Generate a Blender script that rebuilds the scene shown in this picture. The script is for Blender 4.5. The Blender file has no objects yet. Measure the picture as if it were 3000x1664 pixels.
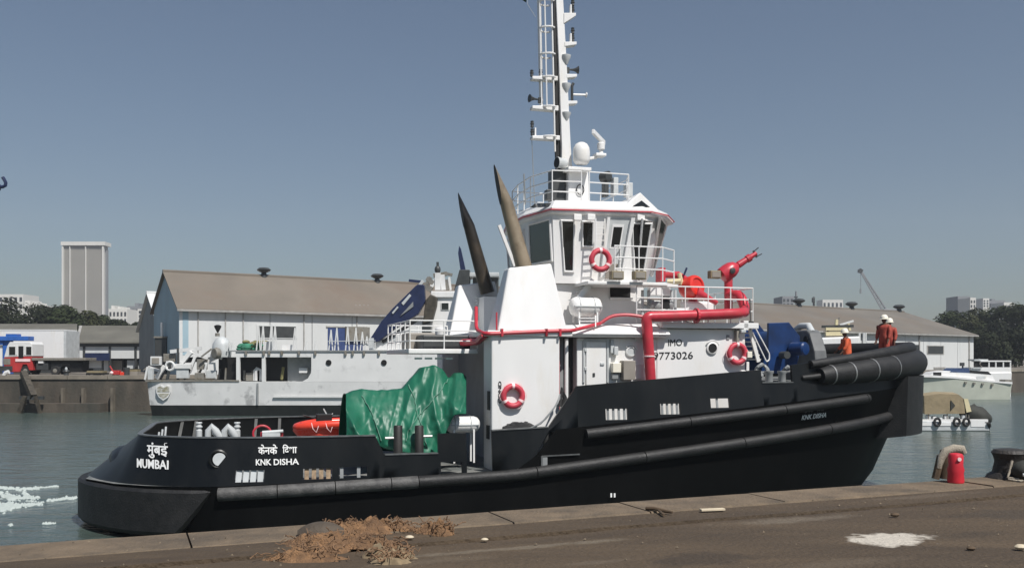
import bpy, math, random
from mathutils import Vector, Matrix, noise
random.seed(7)
R = math.radians
SC = bpy.context.scene
COL = SC.collection

# ---------------------------------------------------------------- camera, sky, sun, exposure
F, HY, CZ = 2700.0, 1050.0, 4.55          # focal length and horizon in photo pixels, eye height over datum
cam = bpy.data.cameras.new('camera'); camo = bpy.data.objects.new('camera', cam); COL.objects.link(camo)
camo.location = (0, 0, CZ); camo.rotation_euler = (R(90), 0, 0)
cam.lens = 36.0 * F / 3000.0; cam.sensor_width = 36.0
cam.shift_y = (HY - 832.0) / 3000.0
cam.clip_start = 0.1; cam.clip_end = 6000
SC.camera = camo
SUN_EL, SUN_H = R(54), Vector((0.585, -0.81, 0)).normalized()
SUN_DIR = Vector((SUN_H.x * math.cos(SUN_EL), SUN_H.y * math.cos(SUN_EL), math.sin(SUN_EL)))
W = bpy.data.worlds.new('World'); SC.world = W; W.use_nodes = True
nt = W.node_tree; nt.nodes.clear()
sky = nt.nodes.new('ShaderNodeTexSky'); sky.sky_type = 'NISHITA'; sky.sun_disc = False
sky.sun_elevation = SUN_EL; sky.sun_rotation = math.atan2(SUN_H.x, SUN_H.y)
sky.altitude = 0; sky.air_density = 1.2; sky.dust_density = 1.0; sky.ozone_density = 5.0
hsv = nt.nodes.new('ShaderNodeHueSaturation'); hsv.inputs['Saturation'].default_value = 0.9
bg = nt.nodes.new('ShaderNodeBackground'); bg.inputs[1].default_value = 0.062
wo = nt.nodes.new('ShaderNodeOutputWorld')
nt.links.new(sky.outputs[0], hsv.inputs['Color']); nt.links.new(hsv.outputs[0], bg.inputs[0]); nt.links.new(bg.outputs[0], wo.inputs[0])
sl = bpy.data.lights.new('sun', 'SUN'); sl.energy = 5.0; sl.angle = R(0.6); sl.color = (1.0, 0.965, 0.92)
so = bpy.data.objects.new('sun', sl); COL.objects.link(so)
so.rotation_euler = SUN_DIR.to_track_quat('Z', 'Y').to_euler()
vs = SC.view_settings; vs.view_transform = 'Standard'; vs.look = 'None'; vs.gamma = 1.0; vs.exposure = 0.07; vs.use_curve_mapping = False
SC.cycles.use_denoising = True
SC.cycles.max_bounces = 6; SC.cycles.volume_bounces = 0

# ---------------------------------------------------------------- helpers
def lin(h):
    c = [int(h[i:i + 2], 16) / 255 for i in (0, 2, 4)]
    return tuple(x / 12.92 if x < 0.04045 else ((x + 0.055) / 1.055) ** 2.4 for x in c)
def mat(name, col, rough=0.5, metal=0.0, var=0.12, scale=2.0, bump=0.0, bscale=25.0, col2=None, f2=0.4, s2=1.2, sharp=0.12, streak=1.0, spec=0.5, alpha=None, rvar=0.08):
    m = bpy.data.materials.new(name); m.use_nodes = True
    n = m.node_tree.nodes; l = m.node_tree.links; b = n['Principled BSDF']
    tc = n.new('ShaderNodeTexCoord'); mp = n.new('ShaderNodeMapping'); mp.inputs['Scale'].default_value = (1, 1, streak)
    l.new(tc.outputs['Object'], mp.inputs[0])
    ns = n.new('ShaderNodeTexNoise'); ns.inputs['Scale'].default_value = scale; ns.inputs['Detail'].default_value = 6
    l.new(mp.outputs[0], ns.inputs['Vector'])
    rp = n.new('ShaderNodeValToRGB'); e = rp.color_ramp.elements
    e[0].position = 0.3; e[1].position = 0.7
    e[0].color = tuple(max(0, c * (1 - var)) for c in col) + (1,); e[1].color = tuple(min(1, c * (1 + var)) for c in col) + (1,)
    l.new(ns.outputs['Fac'], rp.inputs[0]); out = rp.outputs[0]
    if col2:
        n2 = n.new('ShaderNodeTexNoise'); n2.inputs['Scale'].default_value = s2; n2.inputs['Detail'].default_value = 8; n2.inputs['Roughness'].default_value = 0.65
        l.new(mp.outputs[0], n2.inputs['Vector'])
        r2 = n.new('ShaderNodeMapRange'); r2.inputs[1].default_value = 1 - f2 - sharp; r2.inputs[2].default_value = 1 - f2 + sharp
        l.new(n2.outputs['Fac'], r2.inputs[0])
        mx = n.new('ShaderNodeMix'); mx.data_type = 'RGBA'
        l.new(r2.outputs[0], mx.inputs['Factor']); l.new(out, mx.inputs['A']); mx.inputs['B'].default_value = tuple(col2) + (1,)
        out = mx.outputs['Result']
    l.new(out, b.inputs['Base Color'])
    b.inputs['Metallic'].default_value = metal; b.inputs['Specular IOR Level'].default_value = spec
    rr = n.new('ShaderNodeMapRange'); rr.inputs[3].default_value = max(0.02, rough - rvar); rr.inputs[4].default_value = min(1, rough + rvar)
    l.new(ns.outputs['Fac'], rr.inputs[0]); l.new(rr.outputs[0], b.inputs['Roughness'])
    if bump:
        n3 = n.new('ShaderNodeTexNoise'); n3.inputs['Scale'].default_value = bscale; n3.inputs['Detail'].default_value = 5
        l.new(tc.outputs['Object'], n3.inputs['Vector'])
        bp = n.new('ShaderNodeBump'); bp.inputs['Strength'].default_value = bump; bp.inputs['Distance'].default_value = 0.05
        l.new(n3.outputs['Fac'], bp.inputs['Height']); l.new(bp.outputs[0], b.inputs['Normal'])
    return m

class MB:
    def __init__(s): s.v = []; s.f = []
    def add(s, vs, fs):
        o = len(s.v); s.v += [tuple(v) for v in vs]; s.f += [tuple(i + o for i in f) for f in fs]; return s
    def box(s, x0, x1, y0, y1, z0, z1):
        return s.hexa([(x0, y0, z0), (x1, y0, z0), (x1, y1, z0), (x0, y1, z0)], [(x0, y0, z1), (x1, y0, z1), (x1, y1, z1), (x0, y1, z1)])
    def hexa(s, b, t): return s.loft([b, t])
    def loft(s, rings, cap=True, closed=True):
        n = len(rings[0]); vs = [p for r in rings for p in r]; fs = []
        for k in range(len(rings) - 1):
            for i in range(n if closed else n - 1):
                j = (i + 1) % n; fs.append((k * n + i, k * n + j, (k + 1) * n + j, (k + 1) * n + i))
        if cap: fs.append(tuple(range(n - 1, -1, -1))); fs.append(tuple((len(rings) - 1) * n + i for i in range(n)))
        return s.add(vs, fs)
    def tube(s, pts, r, n=8, closed=False, cap=True):
        P = [Vector(p) for p in pts]; k = len(P)
        rs = r if isinstance(r, (list, tuple)) else [r] * k
        T = []
        for i in range(k):
            a = P[i] - P[i - 1] if (i > 0 or closed) else P[1] - P[0]
            b = P[(i + 1) % k] - P[i] if (i < k - 1 or closed) else a
            t = a.normalized() + b.normalized(); T.append(t.normalized() if t.length > 1e-6 else b.normalized())
        up = Vector((0, 0, 1)) if abs(T[0].z) < 0.9 else Vector((1, 0, 0))
        U = (up - T[0] * up.dot(T[0])).normalized(); rings = []
        for i in range(k):
            U = U - T[i] * U.dot(T[i]); U.normalize(); V = T[i].cross(U)
            rings.append([P[i] + (U * math.cos(2 * math.pi * q / n) + V * math.sin(2 * math.pi * q / n)) * rs[i] for q in range(n)])
        if closed: rings.append(rings[0]); return s.loft(rings, cap=False)
        return s.loft(rings, cap=cap)
    def bar(s, a, b, w, h=None):
        h = h or w; a = Vector(a); b = Vector(b); t = (b - a).normalized()
        up = Vector((0, 0, 1)) if abs(t.z) < 0.95 else Vector((1, 0, 0))
        x = t.cross(up).normalized() * w / 2; y = x.cross(t).normalized() * h / 2
        return s.hexa([a - x - y, a + x - y, a + x + y, a - x + y], [b - x - y, b + x - y, b + x + y, b - x + y])
    def lathe(s, prof, c=(0, 0, 0), axis=(0, 0, 1), n=16):
        a = Vector(axis).normalized(); up = Vector((1, 0, 0)) if abs(a.x) < 0.9 else Vector((0, 1, 0))
        U = (up - a * up.dot(a)).normalized(); V = a.cross(U); c = Vector(c)
        return s.loft([[c + a * h + (U * math.cos(2 * math.pi * q / n) + V * math.sin(2 * math.pi * q / n)) * max(r, 1e-4) for q in range(n)] for r, h in prof])
    def ball(s, c, r, n=12, m=8, sc=(1, 1, 1)):
        rings = []
        for i in range(m + 1):
            a = math.pi * i / m - math.pi / 2; q = max(math.cos(a), 1e-3) * r
            rings.append([(c[0] + q * math.cos(2 * math.pi * k / n) * sc[0], c[1] + q * math.sin(2 * math.pi * k / n) * sc[1], c[2] + r * math.sin(a) * sc[2]) for k in range(n)])
        return s.loft(rings)
    def build(s, name, m, parent=None, smooth=False, bevel=0, kind=None, ang=38):
        me = bpy.data.meshes.new(name); me.from_pydata(s.v, [], s.f); me.materials.append(m)
        if smooth:
            me.polygons.foreach_set('use_smooth', [True] * len(me.polygons)); me.set_sharp_from_angle(angle=R(ang))
        me.update()
        o = bpy.data.objects.new(name, me); COL.objects.link(o)
        if parent: o.parent = parent
        if kind: o['kind'] = kind
        if bevel:
            bv = o.modifiers.new('bevel', 'BEVEL'); bv.width = bevel; bv.segments = 2; bv.limit_method = 'ANGLE'; bv.angle_limit = R(40)
        return o
def tag(o, label, cat, group=None):
    o['label'] = label; o['category'] = cat
    if group: o['group'] = group
    return o
def thing(name, label, cat, loc=(0, 0, 0), rz=0.0, group=None):
    o = bpy.data.objects.new(name, None); COL.objects.link(o); o.location = loc; o.rotation_euler = (0, 0, rz); o.empty_display_size = 0.3
    return tag(o, label, cat, group)
def struct(o): o['kind'] = 'structure'; return o
def fillet(pts, r, n=5):
    P = [Vector(p) for p in pts]; out = [P[0]]
    for i in range(1, len(P) - 1):
        a = (P[i - 1] - P[i]); b = (P[i + 1] - P[i]); d = min(r, a.length * .48, b.length * .48)
        A = P[i] + a.normalized() * d; B = P[i] + b.normalized() * d
        for k in range(n + 1):
            t = k / n; out.append(A * (1 - t) ** 2 + P[i] * 2 * t * (1 - t) + B * t * t)
    return out + [P[-1]]
def interp(tab, x):
    if x <= tab[0][0]: return tab[0][1]
    for (a, p), (b, q) in zip(tab, tab[1:]):
        if x <= b: return p + (q - p) * (x - a) / (b - a)
    return tab[-1][1]
def text_mesh(s, w, h, bold=0.0):
    cu = bpy.data.curves.new('t', 'FONT'); cu.body = s; cu.size = 1; cu.offset = bold; cu.extrude = 0.004; cu.resolution_u = 3
    o = bpy.data.objects.new('t', cu); COL.objects.link(o); bpy.context.view_layer.update()
    me = bpy.data.meshes.new_from_object(o.evaluated_get(bpy.context.evaluated_depsgraph_get()))
    bpy.data.objects.remove(o); bpy.data.curves.remove(cu)
    xs = [v.co.x for v in me.vertices]; ys = [v.co.y for v in me.vertices]
    sx = w / (max(xs) - min(xs)); sy = h / (max(ys) - min(ys))
    for v in me.vertices: v.co = ((v.co.x - min(xs)) * sx, (v.co.y - min(ys)) * sy, v.co.z)
    me.update(); me.materials.clear(); return me
def place_text(name, s, m, parent, origin, ux, uy, w, h, bold=0.0):
    me = text_mesh(s, w, h, bold); me.name = name; me.materials.append(m)
    ux = Vector(ux).normalized(); uy = Vector(uy); uz = ux.cross(uy).normalized(); uy = uz.cross(ux)
    M = Matrix((ux, uy, uz)).transposed(); o0 = Vector(origin) + uz * 0.008
    for v in me.vertices: v.co = o0 + M @ v.co
    me.update(); o = bpy.data.objects.new(name, me); COL.objects.link(o); o.parent = parent; return o

# world points from the photograph: at depth Y, or on a level z
def WP(px, py, Y): return Vector(((px - 1500) / F * Y, Y, CZ + (HY - py) / F * Y))
def GP(px, py, z):
    Y = (CZ - z) * F / (py - HY); return Vector(((px - 1500) / F * Y, Y, z))
# tug frame: x forward from the stern, y to port (away from the quay), z up
TH, S0, T0 = R(16), -4.1, 29.8
CT, ST = math.cos(TH), math.sin(TH)
def S(px, py, y):
    dx = (px - 1500) / F; l = (T0 + y) / (CT - ST * dx)
    return Vector((l * (CT * dx + ST) - S0, y, CZ + l * (HY - py) / F))
def ship_world(p): 
    a, b = p[0] + S0, p[1] + T0; return Vector((a * CT - b * ST, a * ST + b * CT, p[2]))

# ---------------------------------------------------------------- materials
WATER_Z, QUAY_Z = -0.25, 3.0
M = {}
M['hull'] = mat('black_hull_paint', (0.0042, 0.0052, 0.0058), 0.38, var=.25, scale=1.2, col2=(0.009, 0.0095, 0.0092), f2=.40, s2=1.5, streak=.35, bump=.05, bscale=3, spec=.3)
M['lowhull'] = mat('black_hull_shaded', (0.0022, 0.0024, 0.0024), 0.55, var=.3, scale=1.0, col2=(0.005, 0.005, 0.0048), f2=.36, s2=1.4, streak=.3, spec=.12)  # hull paint again, darker: shade below the fenders is in its colour
M['rubber'] = mat('black_rubber', (0.008, 0.008, 0.008), 0.6, var=.35, scale=3, bump=.25, bscale=18, col2=(0.018, 0.0175, 0.017), f2=.45, s2=2.5)
M['dustrubber'] = mat('dusty_rubber', (0.075, 0.073, 0.07), 0.62, var=.35, scale=4, bump=.3, bscale=20, col2=(0.03, 0.03, 0.03), f2=.4, s2=3)
M['white'] = mat('white_paint', (0.765, 0.76, 0.745), 0.38, var=.03, scale=1.5, col2=(0.70, 0.67, 0.61), f2=.36, s2=1.6, streak=.25, bump=.02, bscale=4)
M['whiterust'] = mat('white_paint_rusty', (0.80, 0.79, 0.77), 0.45, var=.04, scale=2, col2=(0.42, 0.27, 0.17), f2=.36, s2=3.2, sharp=.06, streak=.3)
M['grey'] = mat('grey_paint', (0.25, 0.26, 0.26), 0.45, var=.15)
M['lightgrey'] = mat('light_grey_paint', (0.5, 0.52, 0.52), 0.45, var=.12)
M['bollard'] = mat('bollard_paint', (0.02, 0.018, 0.016), 0.55, var=.3)
M['staple'] = mat('staple_grey', (0.13, 0.135, 0.135), 0.5, var=.2)
M['darkgrey'] = mat('dark_grey_paint', (0.045, 0.048, 0.048), 0.45, var=.2)
M['red'] = mat('red_paint', (0.50, 0.035, 0.055), 0.34, var=.14, scale=3, col2=(0.40, 0.06, 0.06), f2=.4, s2=4)
M['brightred'] = mat('bright_red_paint', (0.62, 0.035, 0.025), 0.34, var=.12, scale=3)
M['buoy'] = mat('lifebuoy_red', (0.52, 0.05, 0.075), 0.5, var=.12, scale=5)
M['pink'] = mat('faded_tape', (0.85, 0.62, 0.62), 0.5, var=.05)
M['brown'] = mat('heat_tinted_bronze', (0.33, 0.265, 0.185), 0.36, metal=.3, var=.2, scale=1.4, col2=(0.14, 0.105, 0.07), f2=.40, s2=.9)
M['soot'] = mat('soot_brown', (0.055, 0.045, 0.034), 0.42, metal=.2, var=.3, scale=1.5, col2=(0.12, 0.09, 0.06), f2=.4, s2=1.0)
for k_, z0, z1 in (('brown', 9.7, 11.6), ('soot', 7.6, 9.6)):           # soot laid down towards the mouth of the exhausts
    n = M[k_].node_tree.nodes; l = M[k_].node_tree.links; b = n['Principled BSDF']; src = b.inputs['Base Color'].links[0].from_socket
    tc = n.new('ShaderNodeTexCoord'); sx = n.new('ShaderNodeSeparateXYZ'); l.new(tc.outputs['Object'], sx.inputs[0]); mr = n.new('ShaderNodeMapRange'); mr.inputs[1].default_value = z0; mr.inputs[2].default_value = z1; l.new(sx.outputs[2], mr.inputs[0])
    mx = n.new('ShaderNodeMix'); mx.data_type = 'RGBA'; l.new(mr.outputs[0], mx.inputs['Factor']); l.new(src, mx.inputs['A']); mx.inputs['B'].default_value = (0.012, 0.010, 0.009, 1); l.new(mx.outputs['Result'], b.inputs['Base Color'])
M['black'] = mat('matt_black', (0.006, 0.006, 0.006), 0.6, var=.2)
M['glass'] = mat('dark_glass', (0.012, 0.014, 0.014), 0.06, var=.1, spec=.6, rvar=.02)
M['blue'] = mat('winch_blue', (0.008, 0.034, 0.125), 0.36, var=.2, col2=(0.008, 0.02, 0.06), f2=.4)
M['navy'] = mat('crane_navy', (0.016, 0.024, 0.07), 0.35, var=.2)
M['green'] = mat('green_tarpaulin', (0.009, 0.115, 0.064), 0.46, var=.2, scale=1.3, bump=.12, bscale=9)
M['orange'] = mat('rescue_orange', (0.68, 0.055, 0.028), 0.28, var=.08)
M['coverall'] = mat('orange_coverall', (0.62, 0.11, 0.04), 0.8, var=.2, scale=6, bump=.3)
M['darkcoverall'] = mat('rust_coverall', (0.36, 0.06, 0.04), 0.8, var=.2, scale=6, bump=.3)
M['skin'] = mat('skin', (0.12, 0.055, 0.032), 0.55, var=.08)
M['helmet'] = mat('helmet_white', (0.80, 0.76, 0.64), 0.35, var=.04)
M['deck'] = mat('deck_paint', (0.14, 0.15, 0.145), 0.6, var=.2, col2=(0.28, 0.27, 0.25), f2=.4)
M['cream'] = mat('cream_paint', (0.66, 0.58, 0.36), 0.45, var=.08)
M['steel'] = mat('bare_steel', (0.35, 0.35, 0.34), 0.4, metal=.6, var=.2)
M['lettering'] = mat('white_lettering', (0.82, 0.82, 0.8), 0.5, var=.03)
M['blacklettering'] = mat('black_lettering', (0.015, 0.015, 0.015), 0.5, var=.1)
M['rustport'] = mat('rusty_plate', (0.30, 0.21, 0.13), 0.7, var=.4, scale=8)
M['khaki'] = mat('khaki_box', (0.24, 0.20, 0.12), 0.55, var=.15)
M['taupe'] = mat('taupe_locker', (0.27, 0.245, 0.21), 0.5, var=.1)
M['rope'] = mat('old_rope', (0.33, 0.29, 0.23), 0.9, var=.25, scale=12, bump=.5, bscale=60)
M['darkrope'] = mat('dark_rope', (0.03, 0.03, 0.03), 0.8, var=.3, scale=12)
# ---------------------------------------------------------------- setting: water, near quay, far quay, land
def water_mat():
    m = bpy.data.materials.new('harbour_water'); m.use_nodes = True; n = m.node_tree.nodes; l = m.node_tree.links; b = n['Principled BSDF']
    tc = n.new('ShaderNodeTexCoord')
    def nz(sc, det, rot, st):
        mp = n.new('ShaderNodeMapping'); mp.inputs['Scale'].default_value = st; mp.inputs['Rotation'].default_value = (0, 0, R(rot)); l.new(tc.outputs['Object'], mp.inputs[0])
        t = n.new('ShaderNodeTexNoise'); t.inputs['Scale'].default_value = sc; t.inputs['Detail'].default_value = det; l.new(mp.outputs[0], t.inputs['Vector']); return t
    a = nz(0.55, 3, 20, (1, 1.8, 1)); c = nz(2.6, 4, -15, (1, 1.6, 1)); d = nz(0.06, 3, 0, (1, 1, 1))
    ad = n.new('ShaderNodeMath'); ad.operation = 'MULTIPLY_ADD'; ad.inputs[1].default_value = 0.3; l.new(c.outputs['Fac'], ad.inputs[0]); l.new(a.outputs['Fac'], ad.inputs[2])
    bp = n.new('ShaderNodeBump'); bp.inputs['Strength'].default_value = 0.55; bp.inputs['Distance'].default_value = 0.28
    l.new(ad.outputs[0], bp.inputs['Height']); l.new(bp.outputs[0], b.inputs['Normal'])
    rp = n.new('ShaderNodeValToRGB'); rp.color_ramp.elements[0].color = (0.050, 0.074, 0.066, 1); rp.color_ramp.elements[1].color = (0.072, 0.096, 0.084, 1)
    rp.color_ramp.elements[0].position = .3; rp.color_ramp.elements[1].position = .7
    l.new(d.outputs['Fac'], rp.inputs[0]); l.new(rp.outputs[0], b.inputs['Base Color'])
    b.inputs['Roughness'].default_value = 0.16; b.inputs['IOR'].default_value = 1.33; b.inputs['Specular IOR Level'].default_value = 0.5
    return m
M['water'] = water_mat()
mb = MB(); mb.add([(-420, -60, WATER_Z), (420, -60, WATER_Z), (420, 260, WATER_Z), (-420, 260, WATER_Z)], [(0, 1, 2, 3)])
struct(mb.build('water', M['water']))

M['coping'] = mat('coping_concrete', (0.158, 0.117, 0.076), 0.85, var=.2, scale=3, bump=.5, bscale=30, col2=(0.085, 0.066, 0.046), f2=.42, s2=2.2)
def apron_mat():
    m = mat('dirt_apron', (0.083, 0.057, 0.033), 0.9, var=.22, scale=1.4, bump=.6, bscale=22, col2=(0.048, 0.033, 0.02), f2=.43, s2=.8, sharp=.16)
    n = m.node_tree.nodes; l = m.node_tree.links; b = n['Principled BSDF']; tc = n.new('ShaderNodeTexCoord')
    for q in n:
        if q.type == 'MAPPING': q.inputs['Rotation'].default_value = (0, 0, R(-22.7)); q.inputs['Scale'].default_value = (.35, 1.5, 1)
    prev = b.inputs['Base Color'].links[0].from_socket
    def spot(c, rx, ry, col, amt, prev, soft):
        mp = n.new('ShaderNodeMapping'); mp.vector_type = 'TEXTURE'; mp.inputs['Location'].default_value = c; mp.inputs['Scale'].default_value = (rx, ry, 1); mp.inputs['Rotation'].default_value = (0, 0, R(22))
        l.new(tc.outputs['Object'], mp.inputs[0]); ln = n.new('ShaderNodeVectorMath'); ln.operation = 'LENGTH'; l.new(mp.outputs[0], ln.inputs[0])
        t = n.new('ShaderNodeTexNoise'); t.inputs['Scale'].default_value = 4.5; t.inputs['Detail'].default_value = 9; t.inputs['Roughness'].default_value = .62; l.new(tc.outputs['Object'], t.inputs['Vector'])
        ad = n.new('ShaderNodeMath'); ad.operation = 'MULTIPLY_ADD'; ad.inputs[1].default_value = 2.2; l.new(t.outputs['Fac'], ad.inputs[0]); l.new(ln.outputs['Value'], ad.inputs[2])
        r = n.new('ShaderNodeMapRange'); r.inputs[1].default_value = 2.0 - soft; r.inputs[2].default_value = 2.0 + soft; r.inputs[3].default_value = amt; r.inputs[4].default_value = 0
        l.new(ad.outputs[0], r.inputs[0]); mx = n.new('ShaderNodeMix'); mx.data_type = 'RGBA'; l.new(r.outputs[0], mx.inputs['Factor']); l.new(prev, mx.inputs['A']); mx.inputs['B'].default_value = col + (1,)
        return mx.outputs['Result']
    p = GP(2610, 1574, QUAY_Z); prev = spot((p.x, p.y, QUAY_Z), .42, .24, (0.50, 0.455, 0.385), .95, prev, .18)       # spilled cement
    p = GP(2060, 1634, QUAY_Z); prev = spot((p.x, p.y, QUAY_Z), .42, .22, (0.040, 0.028, 0.018), .75, prev, .3)     # oil stain
    p = GP(2950, 1500, QUAY_Z); prev = spot((p.x, p.y, QUAY_Z), .5, .25, (0.05, 0.038, 0.026), .6, prev, .3)
    p = GP(2300, 1520, QUAY_Z); prev = spot((p.x, p.y, QUAY_Z), .7, .12, (0.16, 0.13, 0.095), .6, prev, .4)
    p = GP(1500, 1600, QUAY_Z); prev = spot((p.x, p.y, QUAY_Z), .9, .07, (0.17, 0.14, 0.10), .6, prev, .3)
    for px, py, rx, ry, col, amt in ((400, 1640, .6, .1, (.045, .03, .018), .6), (1700, 1570, .8, .08, (.05, .034, .02), .6), (1250, 1640, .5, .1, (.12, .09, .058), .6), (2450, 1650, .6, .12, (.11, .082, .054), .6), (2850, 1560, .4, .1, (.045, .032, .02), .6), (2150, 1560, .6, .07, (.052, .036, .022), .6), (2700, 1450, .7, .1, (.13, .1, .07), .5), (1750, 1640, .3, .06, (.13, .1, .07), .5)):
        p = GP(px, py, QUAY_Z); prev = spot((p.x, p.y, QUAY_Z), rx, ry, col, amt, prev, .45)
    l.new(prev, b.inputs['Base Color']); return m
M['apron'] = apron_mat()
M['groove'] = mat('rail_slot', (0.045, 0.03, 0.02), 0.8, var=.4, bump=.5)
QE = Vector((math.cos(R(22.7)), math.sin(R(22.7)), 0)); QN = Vector((-QE.y, QE.x, 0)); QO = Vector((0, 9.49, 0))
def Q(a, d, z=QUAY_Z): v = QO + QE * a - QN * d; return Vector((v.x, v.y, z))
al = [-300, -80, -30, -14] + [-9 + .13 * i for i in range(170)] + [14, 20, 35, 80, 300]
dl = [0.72, .85, 1.0, 1.1, 1.22, 1.23, 1.37, 1.38] + [1.5 + .13 * i for i in range(62)] + [10.5, 14, 25, 80]
mb = MB(); vs = []; fs = []
for i, a in enumerate(al):
    for j, d in enumerate(dl):
        h = noise.noise(Vector((a * .35, d * .35, 0))) * .018 + noise.noise(Vector((a * 1.7, d * 1.7, 3))) * .008 + noise.noise(Vector((a * 6, d * 6, 9))) * .003
        z = QUAY_Z - .012 + h * min(1, (d - .6))
        if 1.225 < d < 1.375: z -= .06
        vs.append(Q(a, d, z))
nd = len(dl)
for i in range(len(al) - 1):
    for j in range(nd - 1): fs.append((i * nd + j, i * nd + j + 1, (i + 1) * nd + j + 1, (i + 1) * nd + j))
mb.add(vs, fs); quay = struct(mb.build('quay_apron', M['apron'], smooth=True))
mb = MB(); mb.add([Q(-300, .02, QUAY_Z - .35), Q(300, .02, QUAY_Z - .35), Q(300, .02, -4), Q(-300, .02, -4), Q(-300, .72, QUAY_Z - .35), Q(300, .72, QUAY_Z - .35)], [(0, 1, 2, 3), (4, 5, 1, 0)])
mb.build('quay_wall', M['coping'], quay)
mb = MB()
for d0 in (1.235,): mb.loft([[Q(-60, d0, QUAY_Z - .055), Q(-60, d0 + .12, QUAY_Z - .055), Q(-60, d0 + .12, QUAY_Z - .045), Q(-60, d0, QUAY_Z - .045)], [Q(60, d0, QUAY_Z - .055), Q(60, d0 + .12, QUAY_Z - .055), Q(60, d0 + .12, QUAY_Z - .045), Q(60, d0, QUAY_Z - .045)]])
mb.build('crane_rail_slot', M['groove'], quay)
a = -16.0
while a < 42:
    L = 1.6 + random.uniform(-.25, .35); dz = random.uniform(-.008, .006); w = random.uniform(-.015, .015)
    mb = MB(); k = 6; rings = []
    for q in range(k + 1):
        aa = a + .008 + (L - .016) * q / k; j0 = random.uniform(-.008, .012); j1 = random.uniform(-.02, .02)
        rings.append([Q(aa, .0 + j0, QUAY_Z - .36), Q(aa, .0 + j0, QUAY_Z - .03 + dz), Q(aa, .035 + j0, QUAY_Z + dz), Q(aa, .69 + j1, QUAY_Z + dz + random.uniform(-.004, .004)), Q(aa, .712 + j1, QUAY_Z - .03), Q(aa, .712, QUAY_Z - .36)])
    mb.loft(rings); mb.build('coping_stone', M['coping'], quay, smooth=True, ang=30); a += L

# far quay and the land behind it
FQ = [(-150, 80), (-40, 83.0), (-12, 85.0), (30, 104), (66, 127), (78, 134), (200, 190)]
M['quaywall'] = mat('far_quay_masonry', (0.085, 0.07, 0.054), 0.85, var=.35, scale=.9, bump=.6, bscale=4, col2=(0.045, 0.045, 0.036), f2=.45, s2=.35, streak=.3)
M['quaypost'] = mat('quay_post', (0.13, 0.112, 0.086), 0.85, var=.3, scale=1)
M['land'] = mat('land_concrete', (0.16, 0.14, 0.115), 0.9, var=.25, scale=.2)
mb = MB(); n = len(FQ)
mb.add([(x, y, QUAY_Z) for x, y in FQ] + [(2600, 400, QUAY_Z), (2600, 3200, QUAY_Z), (-2600, 3200, QUAY_Z), (-2600, 120, QUAY_Z)], [tuple(range(n + 4))])
land = struct(mb.build('far_ground', M['land']))
mb = MB()
for (x0, y0), (x1, y1) in zip(FQ, FQ[1:]): mb.add([(x0, y0, -3), (x1, y1, -3), (x1, y1, QUAY_Z - .3), (x0, y0, QUAY_Z - .3)], [(0, 1, 2, 3)])
mb.build('quay_wall', M['quaywall'], land)
M['farcoping'] = mat('far_coping', (0.20, 0.175, 0.14), 0.85, var=.25, scale=.8)
for (x0, y0), (x1, y1) in zip(FQ, FQ[1:]):
    L = math.hypot(x1 - x0, y1 - y0); k = max(1, int(L / 3.2)) if x1 < 90 else 1
    ex, ey = (x1 - x0) / L, (y1 - y0) / L
    for i in range(k):
        s0, s1 = L * i / k + .02, L * (i + 1) / k - .02
        P = lambda s, d, z: (x0 + ex * s + ey * d, y0 + ey * s - ex * d, z)
        MB().hexa([P(s0, .12, 2.68), P(s1, .12, 2.68), P(s1, -.6, 2.68), P(s0, -.6, 2.68)], [P(s0, .12, 3.03), P(s1, .12, 3.03), P(s1, -.6, 3.03), P(s0, -.6, 3.03)]).build('coping_stone', M['farcoping'], land)
for px in (110, 185, 245, 330):                                   # pale uprights and the tide ledge on the far wall
    w = WP(px, 1150, 82.8); mb = MB(); mb.box(w.x - .1, w.x + .1, w.y - .25, w.y + .3, -.6, 1.9); mb.build('wall_pilaster', M['quaypost'], land)
mb = MB(); mb.box(-60, -36.5, 81.6, 84, -1, .55); mb.build('wall_ledge', M['quaywall'], land)

# foam churned up by the propellers
M['foam'] = mat('foam', (0.42, 0.47, 0.45), 0.7, var=.08, bump=.4)
mb = MB()
streaks = [((-30, 1487), (60, 1480), 60, 6), ((0, 1492), (40, 1478), 70, 9), ((40, 1483), (125, 1474), 60, 4), ((-20, 1428), (60, 1432), 50, 2.5), ((50, 1434), (115, 1430), 60, 3), ((70, 1444), (80, 1456), 30, 3), ((20, 1460), (115, 1456), 40, 2.5), ((140, 1466), (220, 1458), 70, 3), ((20, 1448), (35, 1465), 40, 5), ((130, 1534), (162, 1533), 16, 1.2), ((28, 1538), (34, 1538), 8, 1.5), ((-80, 1470), (0, 1480), 60, 9), ((90, 1430), (180, 1424), 25, 1.5), ((-20, 1445), (110, 1465), 50, 8)]
for (x0, y0), (x1, y1), k, sp in streaks:
    for i in range(k * 2):
        t = random.random(); c = GP(x0 + (x1 - x0) * t + random.gauss(0, sp), y0 + (y1 - y0) * t + random.gauss(0, sp * .6), WATER_Z)
        r = random.uniform(.01, .045) * (1 + sp * .05); q = random.randint(6, 9); rot = random.random() * 6
        ring = [(c.x + r * random.uniform(.6, 1.6) * math.cos(rot + 6.283 * j / q) * 1.6, c.y + r * random.uniform(.5, 1.3) * math.sin(rot + 6.283 * j / q), WATER_Z - .01) for j in range(q)]
        mb.add(ring + [(c.x, c.y, WATER_Z + random.uniform(.02, .07))], [(j, (j + 1) % q, q) for j in range(q)])
o = mb.build('wake_foam', M['foam'], smooth=True, kind='stuff', ang=180); tag(o, 'white foam of the propeller wash astern of the tug', 'foam')
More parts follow.
